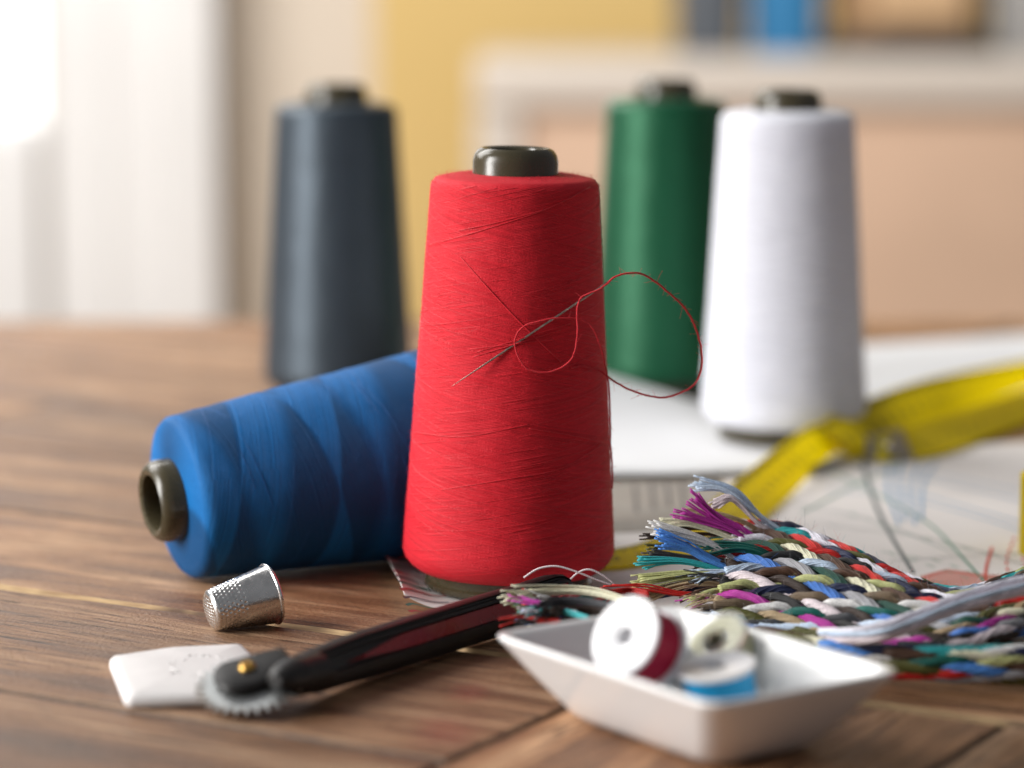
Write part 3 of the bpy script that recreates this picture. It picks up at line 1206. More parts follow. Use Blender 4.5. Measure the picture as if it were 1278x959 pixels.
# rolled rim, then the inside
extra = []
for k in range(10):
    t = -pi / 2 + (pi * 1.35) * k / 9
    extra.append((r_rim - 0.0001 + 0.0007 * cos(t), TL + 0.0002 + 0.0008 * (1 + sin(t)) * 0.8))
extra += [(r_rim - 0.0008, TL - 0.0004), (r_tip - 0.0008, 0.001), (0.0, 0.0009)]
for (r_, z) in extra:
    for k in range(seg):
        a = 2 * pi * k / seg
        v.append((r_ * cos(a), r_ * sin(a), z))
tot = nside + len(extra)
for i in range(tot - 1):
    for k in range(seg):
        k2 = (k + 1) % seg
        f.append((i * seg + k, i * seg + k2, (i + 1) * seg + k2, (i + 1) * seg + k))
mb.add(v, f)
mb.build('shell', STEEL, th)
# pitted end cap as a fine polar disc
mb = MB()
v, f = [], []
rc0 = prof[0][0]
pits = []
for i in range(-7, 8):
    for j in range(-7, 8):
        x = (i + 0.5 * (j % 2)) * 0.00118
        y = j * 0.00102
        if x * x + y * y < (rc0 - 0.0006) ** 2:
            pits.append((x, y))
nr_ = 44
for i in range(nr_ + 1):
    q = rc0 * i / nr_
    for k in range(132):
        a = 2 * pi * k / 132
        x, y = q * cos(a), q * sin(a)
        d = min((x - p[0]) ** 2 + (y - p[1]) ** 2 for p in pits)
        dep = 0.00022 * max(0, 1 - d / 0.00052 ** 2)
        v.append((x, y, dep - 0.0004 * (1 - (q / rc0) ** 2)))
for i in range(nr_):
    for k in range(132):
        k2 = (k + 1) % 132
        f.append((i * 132 + k2, i * 132 + k, (i + 1) * 132 + k, (i + 1) * 132 + k2))
mb.add(v, f)
mb.build('end_cap', STEEL, th)

# ================================================================== TAILOR'S CHALK
ch = empty('tailors_chalk', P(220, 845), 'white tailor\'s chalk tablet lying under the toothed wheel', 'chalk')
Z1 = 0.0040
oc = [P(135, 817, Z1), P(156, 868, Z1), P(270, 865, Z1), P(322, 842, Z1), P(322, 820, Z1), P(302, 801, Z1), P(215, 805, Z1)]
cen = sum(oc, Vector()) / len(oc)


def chalk_ring(scale, z):
    pts = []
    n = len(oc)
    for i in range(n):
        a, b, c = oc[i - 1], oc[i], oc[(i + 1) % n]
        for k in range(6):
            t = k / 5
            p0, p2 = b.lerp(a, 0.09), b.lerp(c, 0.09)
            p = p0.lerp(b, t).lerp(b.lerp(p2, t), t)
            pts.append(Vector((cen.x + (p.x - cen.x) * scale, cen.y + (p.y - cen.y) * scale, z)))
    return pts


mb = MB()
rings = [chalk_ring(0.985, 0.0002), chalk_ring(1.0, 0.0008), chalk_ring(1.0, 0.0020), chalk_ring(0.99, 0.0028), chalk_ring(0.96, 0.0036), chalk_ring(0.88, 0.0041), chalk_ring(0.3, 0.0043)]
n = len(rings[0])
org = ch.location
v = [tuple(p - org) for r_ in rings for p in r_]
f = [(i * n + k, i * n + (k + 1) % n, (i + 1) * n + (k + 1) % n, (i + 1) * n + k) for i in range(len(rings) - 1) for k in range(n)]
f += [tuple(range(n))[::-1], tuple((len(rings) - 1) * n + k for k in range(n))]
mb.add(v, f)
mb.build('tablet', CHALK, ch, sharp=60)
mb = MB()
rr3 = random.Random(5)
cc = P(252, 832, 0.00405)
for k in range(26):            # worn raised stamp
    a = 2 * pi * k / 26
    c = cc + Vector((cos(a) * 0.0085, sin(a) * 0.012, 0)) - org
    p0 = c + Vector((rr3.uniform(-.001, .001), rr3.uniform(-.001, .001), 0))
    p1 = p0 + Vector((rr3.uniform(-.0018, .0018), rr3.uniform(-.003, .003), 0))
    mb.tube([p0, p0.lerp(p1, .5) + Vector((0, 0, .0001)), p1], 0.0004, 6)
mb.build('raised_stamp', CHALK, ch)

# ================================================================== TRACING WHEEL
tw = empty('tracing_wheel', P(313, 850), 'black handled tracing wheel with toothed steel disc and red inlay', 'tracing wheel')
worg = tw.location
ZW = 0.0068
wc = P(312, 855, ZW)
tilt = Matrix.Rotation(radians(19), 4, 'X') @ Matrix.Rotation(radians(-4), 4, 'Y')
WM = Matrix.Translation(wc - worg) @ tilt
mb = MB()
nt, R1, R0 = 30, 0.0152, 0.0124
out = []
for k in range(nt):
    for (fr, rad) in ((0.0, R0), (0.28, R0), (0.5, R1), (0.62, R1), (0.84, R0)):
        a = 2 * pi * (k + fr) / nt
        out.append((rad * cos(a), rad * sin(a)))
n = len(out)
v = []
for z, s in ((-0.0005, 1), (0.0005, 1), (0.0005, 0.80), (0.0005, 0.18), (-0.0005, 0.18), (-0.0005, 0.8)):
    for (x, y) in out:
        v.append(WM @ Vector((x * s, y * s, z)))
f = []
for i in range(6):
    j = (i + 1) % 6
    for k in range(n):
        k2 = (k + 1) % n
        f.append((i * n + k, i * n + k2, j * n + k2, j * n + k))
mb.add(v, f)
mb.build('toothed_wheel', WHEEL_STEEL, tw, smooth=False)

# handle: swept flat section with a sunken inlay on the face turned to the viewer
hp = [P(384, 841, 0.0082), P(440, 822, 0.0078), P(520, 797, 0.0076), P(600, 772, 0.0076), P(660, 754, 0.0084), P(712, 737, 0.0100)]
path = catmull(hp, 40)


def sweep(path_, sect, name, mat_, parent, sc=lambda t: (1, 1), roll=0.0, bev=None):
    b_ = MB()
    n_ = len(path_)
    v_ = []
    m_ = len(sect)
    for i in range(n_):
        t = (path_[min(i + 1, n_ - 1)] - path_[max(i - 1, 0)]).normalized()
        sd = Vector((0, 0, 1)).cross(t).normalized()          # to the left of travel: away from the viewer
        up = t.cross(sd)
        sx_, sy_ = sc(i / (n_ - 1))
        cr, sr = cos(roll), sin(roll)
        for (a, b) in sect:
            a2, b2_ = a * sx_, b * sy_
            v_.append(path_[i] + sd * (a2 * cr - b2_ * sr) + up * (a2 * sr + b2_ * cr))
    f_ = []
    for i in range(n_ - 1):
        for k in range(m_):
            k2 = (k + 1) % m_
            f_.append((i * m_ + k, (i + 1) * m_ + k, (i + 1) * m_ + k2, i * m_ + k2))
    f_ += [tuple(range(m_)), tuple((n_ - 1) * m_ + k for k in range(m_))[::-1]]
    b_.add([p - worg for p in v_], f_)
    return b_.build(name, mat_, parent, sharp=35, bevel=bev)


# section: a = away from viewer, b = up (m); groove on the near-upper side
hw, hh = 0.0042, 0.0066
sect = [(-hw, -hh * 0.8), (-hw - 0.0006, -hh * 0.55), (-hw - 0.0006, -hh * 0.25), (-hw + 0.0008, -hh * 0.16), (-hw + 0.0016, hh * 0.46), (-hw + 0.0006, hh * 0.56),
        (-hw + 0.0008, hh * 0.70), (-hw + 0.0018, hh * 0.74), (-hw + 0.0020, hh * 0.82), (-hw + 0.0014, hh * 0.90), (-hw + 0.0024, hh), (hw - 0.001, hh), (hw, hh * 0.8), (hw, -hh * 0.8), (hw - 0.001, -hh), (-hw + 0.001, -hh)]


def hs(t):
    k = 0.88 + 0.12 * smooth01(t / 0.25)
    e = 1.0 if t < 0.94 else sqrt(max(0.02, 1 - ((t - 0.94) / 0.06) ** 2 * 0.7))
    return (k * e, k * e)


sweep(path, sect, 'handle', BLACK_PL, tw, hs, roll=radians(-12))
ip = path[5:39]
isect = [(-hw + 0.0001, -hh * 0.17), (-hw + 0.0009, hh * 0.47), (-hw + 0.0030, hh * 0.47), (-hw + 0.0022, -hh * 0.17)]
sweep(ip, isect, 'inlay', RED_PL, tw, lambda t: (1, smooth01(t / 0.30) * 0.95 + 0.05), roll=radians(-12))
# neck and fork head above and below the wheel
neck = catmull([P(344, 850, 0.0098), P(368, 845, 0.0088), P(396, 838, 0.0084)], 14)
ns = [(0.0058 * cos(2 * pi * k / 16), 0.0050 * sin(2 * pi * k / 16)) for k in range(16)][::-1]
sweep(neck, ns, 'neck', BLACK_PL, tw, lambda t: (0.35 + 0.75 * sqrt(min(1, t * 2.2)), 0.30 + 0.80 * sqrt(min(1, t * 2.2))))
for (zo, th_) in ((0.0022, 0.0024), (-0.0032, 0.0016)):
    mb = MB()
    c0 = Vector((-0.0036, 0.0010, zo))
    d = Vector((cos(radians(24)), sin(radians(24)), 0))
    c1 = c0 + d * 0.0165
    s_ = Vector((-d.y, d.x, 0))
    ringp = []
    for k in range(15):
        a = pi / 2 + pi * k / 14
        ringp.append(c0 + d * cos(a) * 0.0062 + s_ * sin(a) * 0.0078)
    ringp += [c1 - s_ * 0.0072, c1 + s_ * 0.0072]
    n = len(ringp)
    v = []
    mid = sum(ringp, Vector()) / n
    for (sc_, z) in ((0.96, -th_ / 2), (1, -th_ / 2 + 0.0004), (1, th_ / 2 - 0.0008), (0.94, th_ / 2 - 0.0002), (0.86, th_ / 2)):
        for p in ringp:
            q = mid.lerp(p, sc_)
            v.append(WM @ (q + Vector((0, 0, z))))
    f = [(i * n + k, i * n + (k + 1) % n, (i + 1) * n + (k + 1) % n, (i + 1) * n + k) for i in range(4) for k in range(n)]
    f += [tuple(range(n))[::-1], tuple(4 * n + k for k in range(n))]
    mb.add(v, f)
    mb.build('fork_plate', BLACK_PL, tw, sharp=40)
mb = MB()
rv = Vector((-0.0006, 0.0036, 0.0036))
mb.lathe([(0.0, -0.001), (0.0024, -0.001), (0.0024, 0.0003), (0.0018, 0.0010), (0.0010, 0.0011), (0.0007, 0.0004), (0.0, 0.0004)], 24, M=WM @ Matrix.Translation(rv))
mb.build('rivet', BRASS, tw, sharp=40)

# ================================================================== DISH
DC = Vector((0.0480, 0.7925, 0))
LA = radians(-55)
dl, dsv = Vector((cos(LA), sin(LA), 0)), Vector((-sin(LA), cos(LA), 0))
dish_m = Matrix.Translation(DC) @ Matrix.Rotation(LA, 4, 'Z') @ Matrix.Scale(0.965, 4)


def rrect(a, b, r_, z, n=10):
    pts = []
    for (sx_, sy_, a0) in ((1, 1, 0), (-1, 1, pi / 2), (-1, -1, pi), (1, -1, 3 * pi / 2)):
        for k in range(n):
            t = a0 + (pi / 2) * k / (n - 1)
            pts.append((sx_ * (a - r_) + r_ * cos(t), sy_ * (b - r_) + r_ * sin(t), z))
    return pts


mb = MB()
rim = 0.0225
ringsd = [(0.0290, 0.0150, 0.007, 0.0012), (0.0300, 0.0160, 0.007, 0.0), (0.0318, 0.0178, 0.008, 0.0003), (0.0352, 0.0205, 0.008, 0.0030), (0.0400, 0.0243, 0.008, 0.0085), (0.0452, 0.0288, 0.0075, 0.0150),
          (0.0498, 0.0327, 0.0070, 0.0212), (0.0507, 0.0335, 0.0070, 0.0223), (0.0505, 0.0333, 0.0068, 0.0230), (0.0496, 0.0325, 0.0064, 0.0233), (0.0482, 0.0311, 0.0060, 0.0230), (0.0470, 0.0300, 0.0058, 0.0221),
          (0.0430, 0.0268, 0.0062, 0.0160), (0.0382, 0.0230, 0.0070, 0.0088), (0.0345, 0.0200, 0.0080, 0.0050), (0.0310, 0.0170, 0.008, 0.0037), (0.02, 0.010, 0.006, 0.0034)]
v, f = [], []
for (a, b, r_, z) in ringsd:
    v += rrect(a, b, r_, z)
n = 40
for i in range(len(ringsd) - 1):
    for k in range(n):
        k2 = (k + 1) % n
        f.append((i * n + k, i * n + k2, (i + 1) * n + k2, (i + 1) * n + k))
f += [tuple(range(n))[::-1], tuple((len(ringsd) - 1) * n + k for k in range(n))]
mb.add(v, f)
dish = mb.build('porcelain_dish', PORCELAIN, sharp=70)
dish.matrix_world = dish_m
tag(dish, 'white rectangular porcelain dish with flared sides holding bobbins', 'dish')

# ================================================================== BOBBINS
BOB_W = plain('bobbin_white', (0.80, 0.80, 0.82), 0.3, var=0.02)
clear = NT('clear_plastic')
clear.set(Base_Color=(0.93, 0.93, 0.94, 1), Roughness=0.22)
clear.b.inputs['Transmission Weight'].default_value = 0.45
clear.b.inputs['IOR'].default_value = 1.3


clear2 = NT('glassy_plastic')
clear2.set(Base_Color=(0.97, 0.97, 0.95, 1), Roughness=0.06)
clear2.b.inputs['Transmission Weight'].default_value = 0.97
clear2.b.inputs['IOR'].default_value = 1.2


def bobbin(loc, axis, R, Hh, plastic, tmat, label, rt=None, spin=0.0):
    zl_ = Vector(axis).normalized()
    xl_ = zl_.orthogonal().normalized()
    yl_ = zl_.cross(xl_)
    M = Matrix.Translation(loc) @ Matrix((xl_, yl_, zl_)).transposed().to_4x4() @ Matrix.Rotation(spin, 4, 'Z')
    e_ = empty('bobbin', label=label, cat='bobbin', group='bobbins in the dish', M=M)
    rh = 0.0030
    fl = 0.0013
    for s in (-1, 1):
        b_ = MB()
        z0, z1 = (Hh / 2 - fl, Hh / 2) if s > 0 else (-Hh / 2, -Hh / 2 + fl)
        b_.lathe([(rh, z0), (R - 0.0003, z0), (R, z0 + 0.0003), (R, z1 - 0.0003), (R - 0.0003, z1), (rh + 0.0004, z1), (rh, z1 - 0.0003)], 48, closed=True)
        b_.build('flange', plastic, e_, sharp=40)
    b_ = MB()
    b_.lathe([(rh + 0.00005, -Hh / 2 + 0.0002), (rh + 0.0009, -Hh / 2 + fl), (rh + 0.0009, Hh / 2 - fl), (rh + 0.00005, Hh / 2 - 0.0002), (rh - 0.0004, Hh / 2 - 0.0003), (rh - 0.0004, -Hh / 2 + 0.0003)], 32, closed=True)
    b_.build('hub', plastic, e_, sharp=40)
    b_ = MB()
    rt = rt or R - 0.0012
    pr = [(rh + 0.0010, -Hh / 2 + fl + 0.0001)]
    nn = 40
    for k in range(nn + 1):
        z = lerp(-Hh / 2 + fl + 0.0001, Hh / 2 - fl - 0.0001, k / nn)
        pr.append((rt + (0.00009 if k % 2 else -0.00009), z))
    pr.append((rh + 0.0010, Hh / 2 - fl - 0.0001))
    b_.lathe(pr, 48, closed=True)
    b_.build('wound_thread', tmat, e_)
    return e_


CRIM = floss_mat('crimson_thread', (0.44, 0.002, 0.040))
CYAN = floss_mat('sky_blue_thread', (0.004, 0.36, 0.72))
OLIV = floss_mat('olive_thread', (0.56, 0.55, 0.36))
GOLD = floss_mat('gold_thread', (0.38, 0.20, 0.03))
bobbin(PD(798, 803, 0.795), (-0.64, -0.62, 0.46), 0.0112, 0.0132, BOB_W, CRIM, 'white bobbin of crimson thread leaning on the dish side')
bobbin(P(897, 853, 0.0145), (-0.15, -0.11, 1.0), 0.0107, 0.0105, BOB_W, CYAN, 'white bobbin of bright blue thread lying flat in the dish')
bobbin(Vector((0.0578, 0.8165, 0.0172)), (-0.52, -0.42, 0.74), 0.0098, 0.0095, clear2.mat, OLIV, 'clear bobbin of pale olive thread leaning on the dish wall')
bobbin(Vector((0.0425, 0.8085, 0.0122)), (0.72, -0.68, 0.10), 0.0085, 0.0090, clear.mat, GOLD, 'small bobbin of golden brown thread beneath the crimson one')

# ================================================================== BRAIDED FLOSS
PAL = {
    'white': (0.76, 0.75, 0.74), 'lavender': (0.82, 0.80, 0.88), 'pale_blue': (0.62, 0.74, 0.90), 'blue': (0.06, 0.19, 0.56), 'bright_blue': (0.09, 0.29, 0.76),
    'navy': (0.012, 0.018, 0.062), 'teal': (0.006, 0.13, 0.105), 'dark_green': (0.006, 0.062, 0.042), 'turquoise': (0.03, 0.40, 0.42), 'olive': (0.105, 0.105, 0.022),
    'lime': (0.52, 0.54, 0.24), 'cream': (0.72, 0.70, 0.52), 'tan': (0.46, 0.34, 0.20), 'taupe': (0.19, 0.135, 0.085), 'brown': (0.085, 0.040, 0.022), 'dark_brown': (0.032, 0.017, 0.011),
    'black': (0.012, 0.012, 0.013), 'charcoal': (0.045, 0.047, 0.055), 'silver': (0.36, 0.36, 0.38), 'magenta': (0.46, 0.03, 0.33), 'plum': (0.085, 0.008, 0.055), 'red': (0.58, 0.018, 0.014), 'pink_white': (0.80, 0.70, 0.73),
}
FM = {k: floss_mat('floss_' + k, c) for k, c in PAL.items()}


class Strip:
    """a strip of surface between two edge curves, humped in the middle"""

    def __init__(self, ea, eb, hump, n=120):
        self.a, self.b, self.h, self.n = catmull(ea, n), catmull(eb, n), hump, n

    def base(self, t, v_):
        x = max(0, min(1, t)) * (self.n - 1)
        i = min(int(x), self.n - 2)
        w = x - i
        a = self.a[i].lerp(self.a[i + 1], w)
        b = self.b[i].lerp(self.b[i + 1], w)
        p = a.lerp(b, v_)
        return p + Vector((0, 0, self.h * (1 - (2 * v_ - 1) ** 2)))

    def at(self, t, v_, off=0.0):
        e = 0.01
        p = self.base(t, v_)
        dt = self.base(min(1, t + e), v_) - self.base(max(0, t - e), v_)
        dv = self.base(t, min(1, v_ + e)) - self.base(t, max(0, v_ - e))
        nn = dt.cross(dv).normalized()
        if nn.z < 0:
            nn = -nn
        return p + nn * off


def floss(mb_, path_, r_, plies=14, twist=35.0, sides=5, flat=0.8, spread=None):
    """a hank: several thin threads lying side by side, slightly twisted"""
    n_ = len(path_)
    frames = []
    prev = None
    s = 0
    for i in range(n_):
        t = (path_[min(i + 1, n_ - 1)] - path_[max(i - 1, 0)])
        t = t.normalized() if t.length > 1e-9 else Vector((1, 0, 0))
        if prev is None:
            n1 = Vector((0, 0, 1)) - t * t.z
            if n1.length < 1e-3:
                n1 = t.orthogonal()
        else:
            n1 = prev - t * prev.dot(t)
        n1.normalize()
        prev = n1
        if i:
            s += (path_[i] - path_[i - 1]).length
        frames.append((path_[i], n1, t.cross(n1), s))
    for k in range(plies):
        rad = 0.0 if (k == 0 and plies > 5) else r_ * (0.80 if k % 2 else 0.70)
        a0 = 2 * pi * k / max(1, plies - 1 if plies > 5 else plies)
        pts = []
        for i, (p, n1, n2, s_) in enumerate(frames):
            a = a0 + s_ * twist * 2 * pi
            g = spread(i / (n_ - 1)) if spread else 1.0
            pts.append(p + n1 * (rad * g * flat * sin(a)) + n2 * (rad * g * cos(a)))
        mb_.tube(pts, r_ * ((0.21 if plies > 10 else 0.36) if k else 0.66), sides, cap=True)


def braid(root, strip, N, cycles, r_, amp, cols, seed, tail=None, t_end=1.0, samples=170):
    rnd = random.Random(seed)
    for i in range(N):
        pts = []
        for k in range(samples + 1):
            t = t_end * k / samples
            ph = (t * cycles + i / N) % 1.0
            going = ph < 0.5
            v_ = 2 * ph if going else 2 - 2 * ph
            env = min(1.0, min(v_, 1 - v_) * N * 0.35)
            kx = 2 * N * ph if going else 2 * N * (1 - ph)
            z = amp * max(-1, min(1, 1.5 * cos(pi * kx / 2 + pi / 4))) * (1 if going else -1) * env
            vv = 0.5 + 0.5 * sin((v_ - 0.5) * pi * 0.985) * 0.55 + (v_ - 0.5) * 0.45
            nz_v = noise.noise(Vector((t * 9, i * 3.7, seed)))
            nz_z = noise.noise(Vector((t * 14, i * 5.1, seed + 9)))
            pts.append(strip.at(t, min(1, max(0, vv + 0.016 * nz_v)), z + 0.0007 * nz_z))
        mb_ = MB()
        floss(mb_, pts, r_ * rnd.uniform(0.92, 1.1), twist=rnd.choice((-1, 1)) * rnd.uniform(18, 40))
        for k in range(45):                      # flyaway fibres
            p = pts[rnd.randrange(len(pts))] + Vector((0, 0, r_ * 0.5))
            d = Vector((rnd.gauss(0, 1), rnd.gauss(0, 1), abs(rnd.gauss(0, 1)))).normalized()
            l_ = rnd.uniform(0.0012, 0.0040)
            bend = Vector((rnd.gauss(0, 1), rnd.gauss(0, 1), rnd.gauss(0, 1))) * l_ * 0.35
            mb_.tube([p, p + d * l_ * 0.5 + bend * 0.4, p + d * l_ + bend], 0.000026, 3, cap=False)
        if tail:
            tail(mb_, pts, i, rnd)
        o_ = mb_.build('strand', FM[cols[i % len(cols)]], root)
        o_['label'] = cols[i % len(cols)].replace('_', ' ') + ' floss strand of the braid'


# --- upper, wide plait
ea = [P(935, 655, 0.0240), P(985, 659, 0.0240), P(1060, 688, 0.0200), P(1130, 722, 0.0145), P(1195, 742, 0.0115), P(1250, 728, 0.0135), P(1330, 690, 0.0190)]
eb = [P(885, 782, 0.0060), P(970, 786, 0.0065), P(1050, 797, 0.0070), P(1120, 806, 0.0080), P(1190, 806, 0.0095), P(1255, 795, 0.0110), P(1340, 778, 0.0120)]
sA = Strip(ea, eb, 0.0035)
br = empty('floss_braid', P(1040, 790), 'wide plait of many coloured embroidery floss with frayed end beside the dish', 'floss braid')
bro = br.location.copy()
colsA = ['lavender', 'navy', 'red', 'brown', 'cream', 'dark_green', 'silver', 'blue', 'dark_brown', 'pink_white', 'black', 'magenta', 'tan', 'olive', 'pale_blue', 'charcoal', 'teal',
         'white', 'taupe', 'navy', 'lime', 'brown', 'pale_blue', 'black', 'red', 'olive', 'lavender', 'turquoise']


def fray(mb_, start, dirv, L, n_, rnd, rad=0.00022, spread=0.35, droop=0.3, floor=0.0022, curve=None):
    for k in range(n_):
        d = (dirv + Vector((rnd.gauss(0, spread), rnd.gauss(0, spread), rnd.gauss(0, spread * 0.7)))).normalized()
        l_ = L * rnd.uniform(0.72, 1.12)
        off = Vector((rnd.gauss(0, 0.0006), rnd.gauss(0, 0.0006), rnd.gauss(0, 0.0005)))
        bend = Vector((rnd.gauss(0, 0.10), rnd.gauss(0, 0.10), rnd.gauss(0, 0.10)))
        pts = []
        for j in range(9):
            t = j / 8
            p = start + off * (0.6 + t) + dirv * (l_ * t * (1 - 0.5 * t)) + d * (l_ * t * t * 0.5) + bend * (l_ * t * t)
            p.z -= droop * l_ * t * t
            if p.z < floor:
                p.z = floor + 0.0004 * (k % 4) * 0.5
            pts.append(p)
        mb_.tube(pts, rad, 5)


def tailA(mb_, pts, i, rnd):
    p0, p1 = pts[0], pts[6]
    d = (p0 - p1).normalized()
    h_ = p0.z
    dv = (d * 0.45 + Vector((-0.95, -0.05, 0.02 + 0.05 * (h_ > 0.014)))).normalized()
    fray(mb_, p0 + Vector((0.0015, 0, 0)), dv, rnd.uniform(0.006, 0.013), 8, rnd, spread=0.16, droop=0.22, rad=0.00025, floor=0.006)


def local(root, objs_before):
    pass


# world-space parts: shift into the root's frame through the parent inverse
def settle(root):
    inv = Matrix.Translation(-root.location)
    for c_ in root.children:
        c_.matrix_parent_inverse = inv


braid(br, sA, 31, 0.31, 0.00185, 0.0011, colsA, 3, tailA)
# long loose hanks at the frayed end, as they stick out in the photograph
dd = 0.952
for (col, pix, n_, spr, dep) in (
        ('pale_blue', [(985, 668), (950, 645), (915, 612), (872, 598)], 12, 0.0012, dd - 0.002),
        ('pale_blue', [(975, 662), (940, 638), (905, 612), (868, 610)], 9, 0.0010, dd - 0.005),
        ('pink_white', [(975, 672), (945, 652), (915, 622), (893, 630)], 15, 0.0014, dd - 0.006),
        ('magenta', [(965, 690), (930, 662), (895, 645), (868, 618)], 16, 0.0013, dd - 0.010),
        ('magenta', [(950, 686), (915, 663), (880, 650), (848, 641)], 12, 0.0011, dd - 0.011),
        ('tan', [(975, 692), (945, 662), (905, 645), (862, 642)], 6, 0.0012, dd - 0.004),
        ('cream', [(925, 676), (885, 660), (850, 652), (822, 655)], 14, 0.0015, dd - 0.010),
        ('brown', [(965, 690), (920, 670), (880, 662), (835, 662)], 16, 0.0017, dd - 0.006),
        ('white', [(950, 722), (905, 690), (870, 672), (820, 660)], 24, 0.0019, dd - 0.022),
        ('bright_blue', [(920, 714), (885, 698), (855, 682), (824, 672)], 24, 0.0020, dd - 0.027),
        ('teal', [(985, 712), (950, 690), (915, 684), (880, 690)], 18, 0.0019, dd - 0.022),
        ('turquoise', [(915, 718), (870, 704), (835, 700), (800, 703)], 14, 0.0012, dd - 0.028),
        ('charcoal', [(920, 706), (880, 698), (845, 694), (812, 692)], 12, 0.0013, dd - 0.014),
        ('dark_brown', [(900, 690), (860, 678), (830, 672), (808, 674)], 9, 0.0011, dd - 0.008),
        ('olive', [(890, 694), (855, 684), (830, 682), (812, 684)], 8, 0.0011, dd - 0.014),
        ('lime', [(965, 722), (910, 716), (850, 718), (798, 726)], 20, 0.0017, dd - 0.030),
        ('tan', [(930, 738), (885, 728), (845, 732), (806, 748)], 18, 0.0017, dd - 0.031),
        ('navy', [(960, 730), (910, 728), (850, 738), (800, 745)], 10, 0.0012, dd - 0.025),
        ('red', [(880, 742), (845, 740), (800, 732), (762, 732)], 10, 0.0014, dd - 0.034)):
    rnd = random.Random(len(pix) * 7 + n_ + int(pix[3][0]))
    base = [PD(x, y, dep) for x, y in pix]
    for p in base:
        p.z = max(p.z, 0.004)
    mb = MB()
    for k in range(n_):
        a = rnd.uniform(0, 2 * pi)
        q = sqrt(rnd.random()) * spr
        ctrl = []
        for j, p in enumerate(base):
            g = (0.55, 0.7, 0.95, 1.7)[j]
            ctrl.append(p + Vector((rnd.gauss(0, 0.00025) * j, sin(a) * q * g, cos(a) * q * g)))
        ctrl[3] += Vector((rnd.uniform(-0.0022, 0.0012), 0, rnd.gauss(0, 0.0004)))
        mb.tube(catmull(ctrl, 26), rnd.uniform(0.00026, 0.00034), 5)
    o = mb.build('frayed_hank', FM[col], br)
    o['label'] = 'frayed ' + col.replace('_', ' ') + ' floss end'
# pale hanks pulled out of the plait at its right end
for (col, dy_, dz_, r_) in (('lavender', 0, 0.0018, 0.0013), ('pink_white', 8, 0.0, 0.0013), ('pale_blue', 9, 0.0020, 0.0008)):
    mb = MB()
    ctrl0 = [P(1024, 796 + dy_ * 0.3, 0.0100), P(1062, 796 + dy_ * 0.5, 0.0125), P(1102, 788 + dy_, 0.0150), P(1142, 774 + dy_, 0.0175), P(1182, 758 + dy_, 0.0200), P(1225, 744 + dy_, 0.0220), P(1310, 722 + dy_, 0.024)]
    floss(mb, [p + Vector((0, 0, dz_)) for p in catmull(ctrl0, 90)], r_, plies=8, twist=22)
    o = mb.build('pulled_hank', FM[col], br)
    o['label'] = 'pale ' + col.replace('_', ' ').replace('pale ', '') + ' hank pulled loose from the plait'
settle(br)

# --- lower, narrow plait that runs behind the dish
br2 = empty('floss_braid', P(1000, 820), 'narrow floss plait running behind the dish with its frayed end on the handle', 'floss braid')
ea2 = [P(700, 752, 0.0140), P(760, 756, 0.0110), P(850, 772, 0.0095), P(960, 792, 0.0090), P(1060, 808, 0.0100), P(1160, 812, 0.0110), P(1250, 812, 0.0115), P(1340, 806, 0.0120)]
eb2 = [P(708, 782, 0.0110), P(770, 786, 0.0050), P(850, 800, 0.0038), P(960, 818, 0.0036), P(1060, 836, 0.0036), P(1160, 845, 0.0036), P(1250, 848, 0.0036), P(1340, 845, 0.0036)]
sB = Strip(ea2, eb2, 0.0012)
cols2 = ['lime', 'teal', 'white', 'turquoise', 'navy', 'cream', 'brown', 'bright_blue', 'olive', 'silver', 'red']


def tailB(mb_, pts, i, rnd):
    d = (pts[0] - pts[6]).normalized()
    dv = (d * 0.35 + Vector((-1, 0.0, 0.02))).normalized()
    fray(mb_, pts[0] + Vector((0.001, 0, 0)), dv, rnd.uniform(0.008, 0.017), 12, rnd, spread=0.20, droop=-0.05, rad=0.00023, floor=0.011)


braid(br2, sB, 11, 0.85, 0.00215, 0.0012, cols2, 11, tailB)
for (col, pix, z_, n_) in (('cream', [(790, 752), (740, 738), (690, 736), (632, 742)], 0.0185, 18), ('charcoal', [(770, 758), (730, 752), (695, 752), (668, 762)], 0.0180, 18), ('magenta', [(730, 758), (700, 756), (672, 756), (640, 752)], 0.0165, 8),
                           ('turquoise', [(735, 772), (705, 764), (680, 762), (664, 766)], 0.0170, 12), ('lavender', [(720, 766), (695, 764), (675, 766), (655, 770)], 0.0165, 7), ('red', [(700, 776), (672, 774), (650, 772), (632, 774)], 0.0150, 9),
                           ('red', [(810, 742), (785, 738), (765, 742), (742, 746)], 0.0165, 12), ('dark_brown', [(770, 766), (735, 762), (705, 764), (680, 768)], 0.0170, 16), ('charcoal', [(740, 778), (705, 774), (675, 774), (648, 778)], 0.0145, 14)):
    rnd = random.Random(n_ + int(pix[0][0]))
    mb = MB()
    base = [P(x, y, z_) for x, y in pix]
    for k in range(n_):
        a = rnd.uniform(0, 2 * pi)
        q = sqrt(rnd.random()) * 0.0016
        ctrl = []
        for j, p in enumerate(base):
            g = (0.6, 0.8, 1.0, 1.7)[j]
            ctrl.append(p + Vector((rnd.gauss(0, 0.0002) * j, sin(a) * q * g, cos(a) * q * g)))
        ctrl[3] += Vector((rnd.uniform(-0.002, 0.003), rnd.gauss(0, 0.0005), rnd.gauss(0, 0.0004)))
        mb.tube(catmull(ctrl, 22), 0.00026, 5)
    o = mb.build('frayed_hank', FM[col], br2)
    o['label'] = 'frayed ' + col.replace('_', ' ') + ' floss end'
settle(br2)

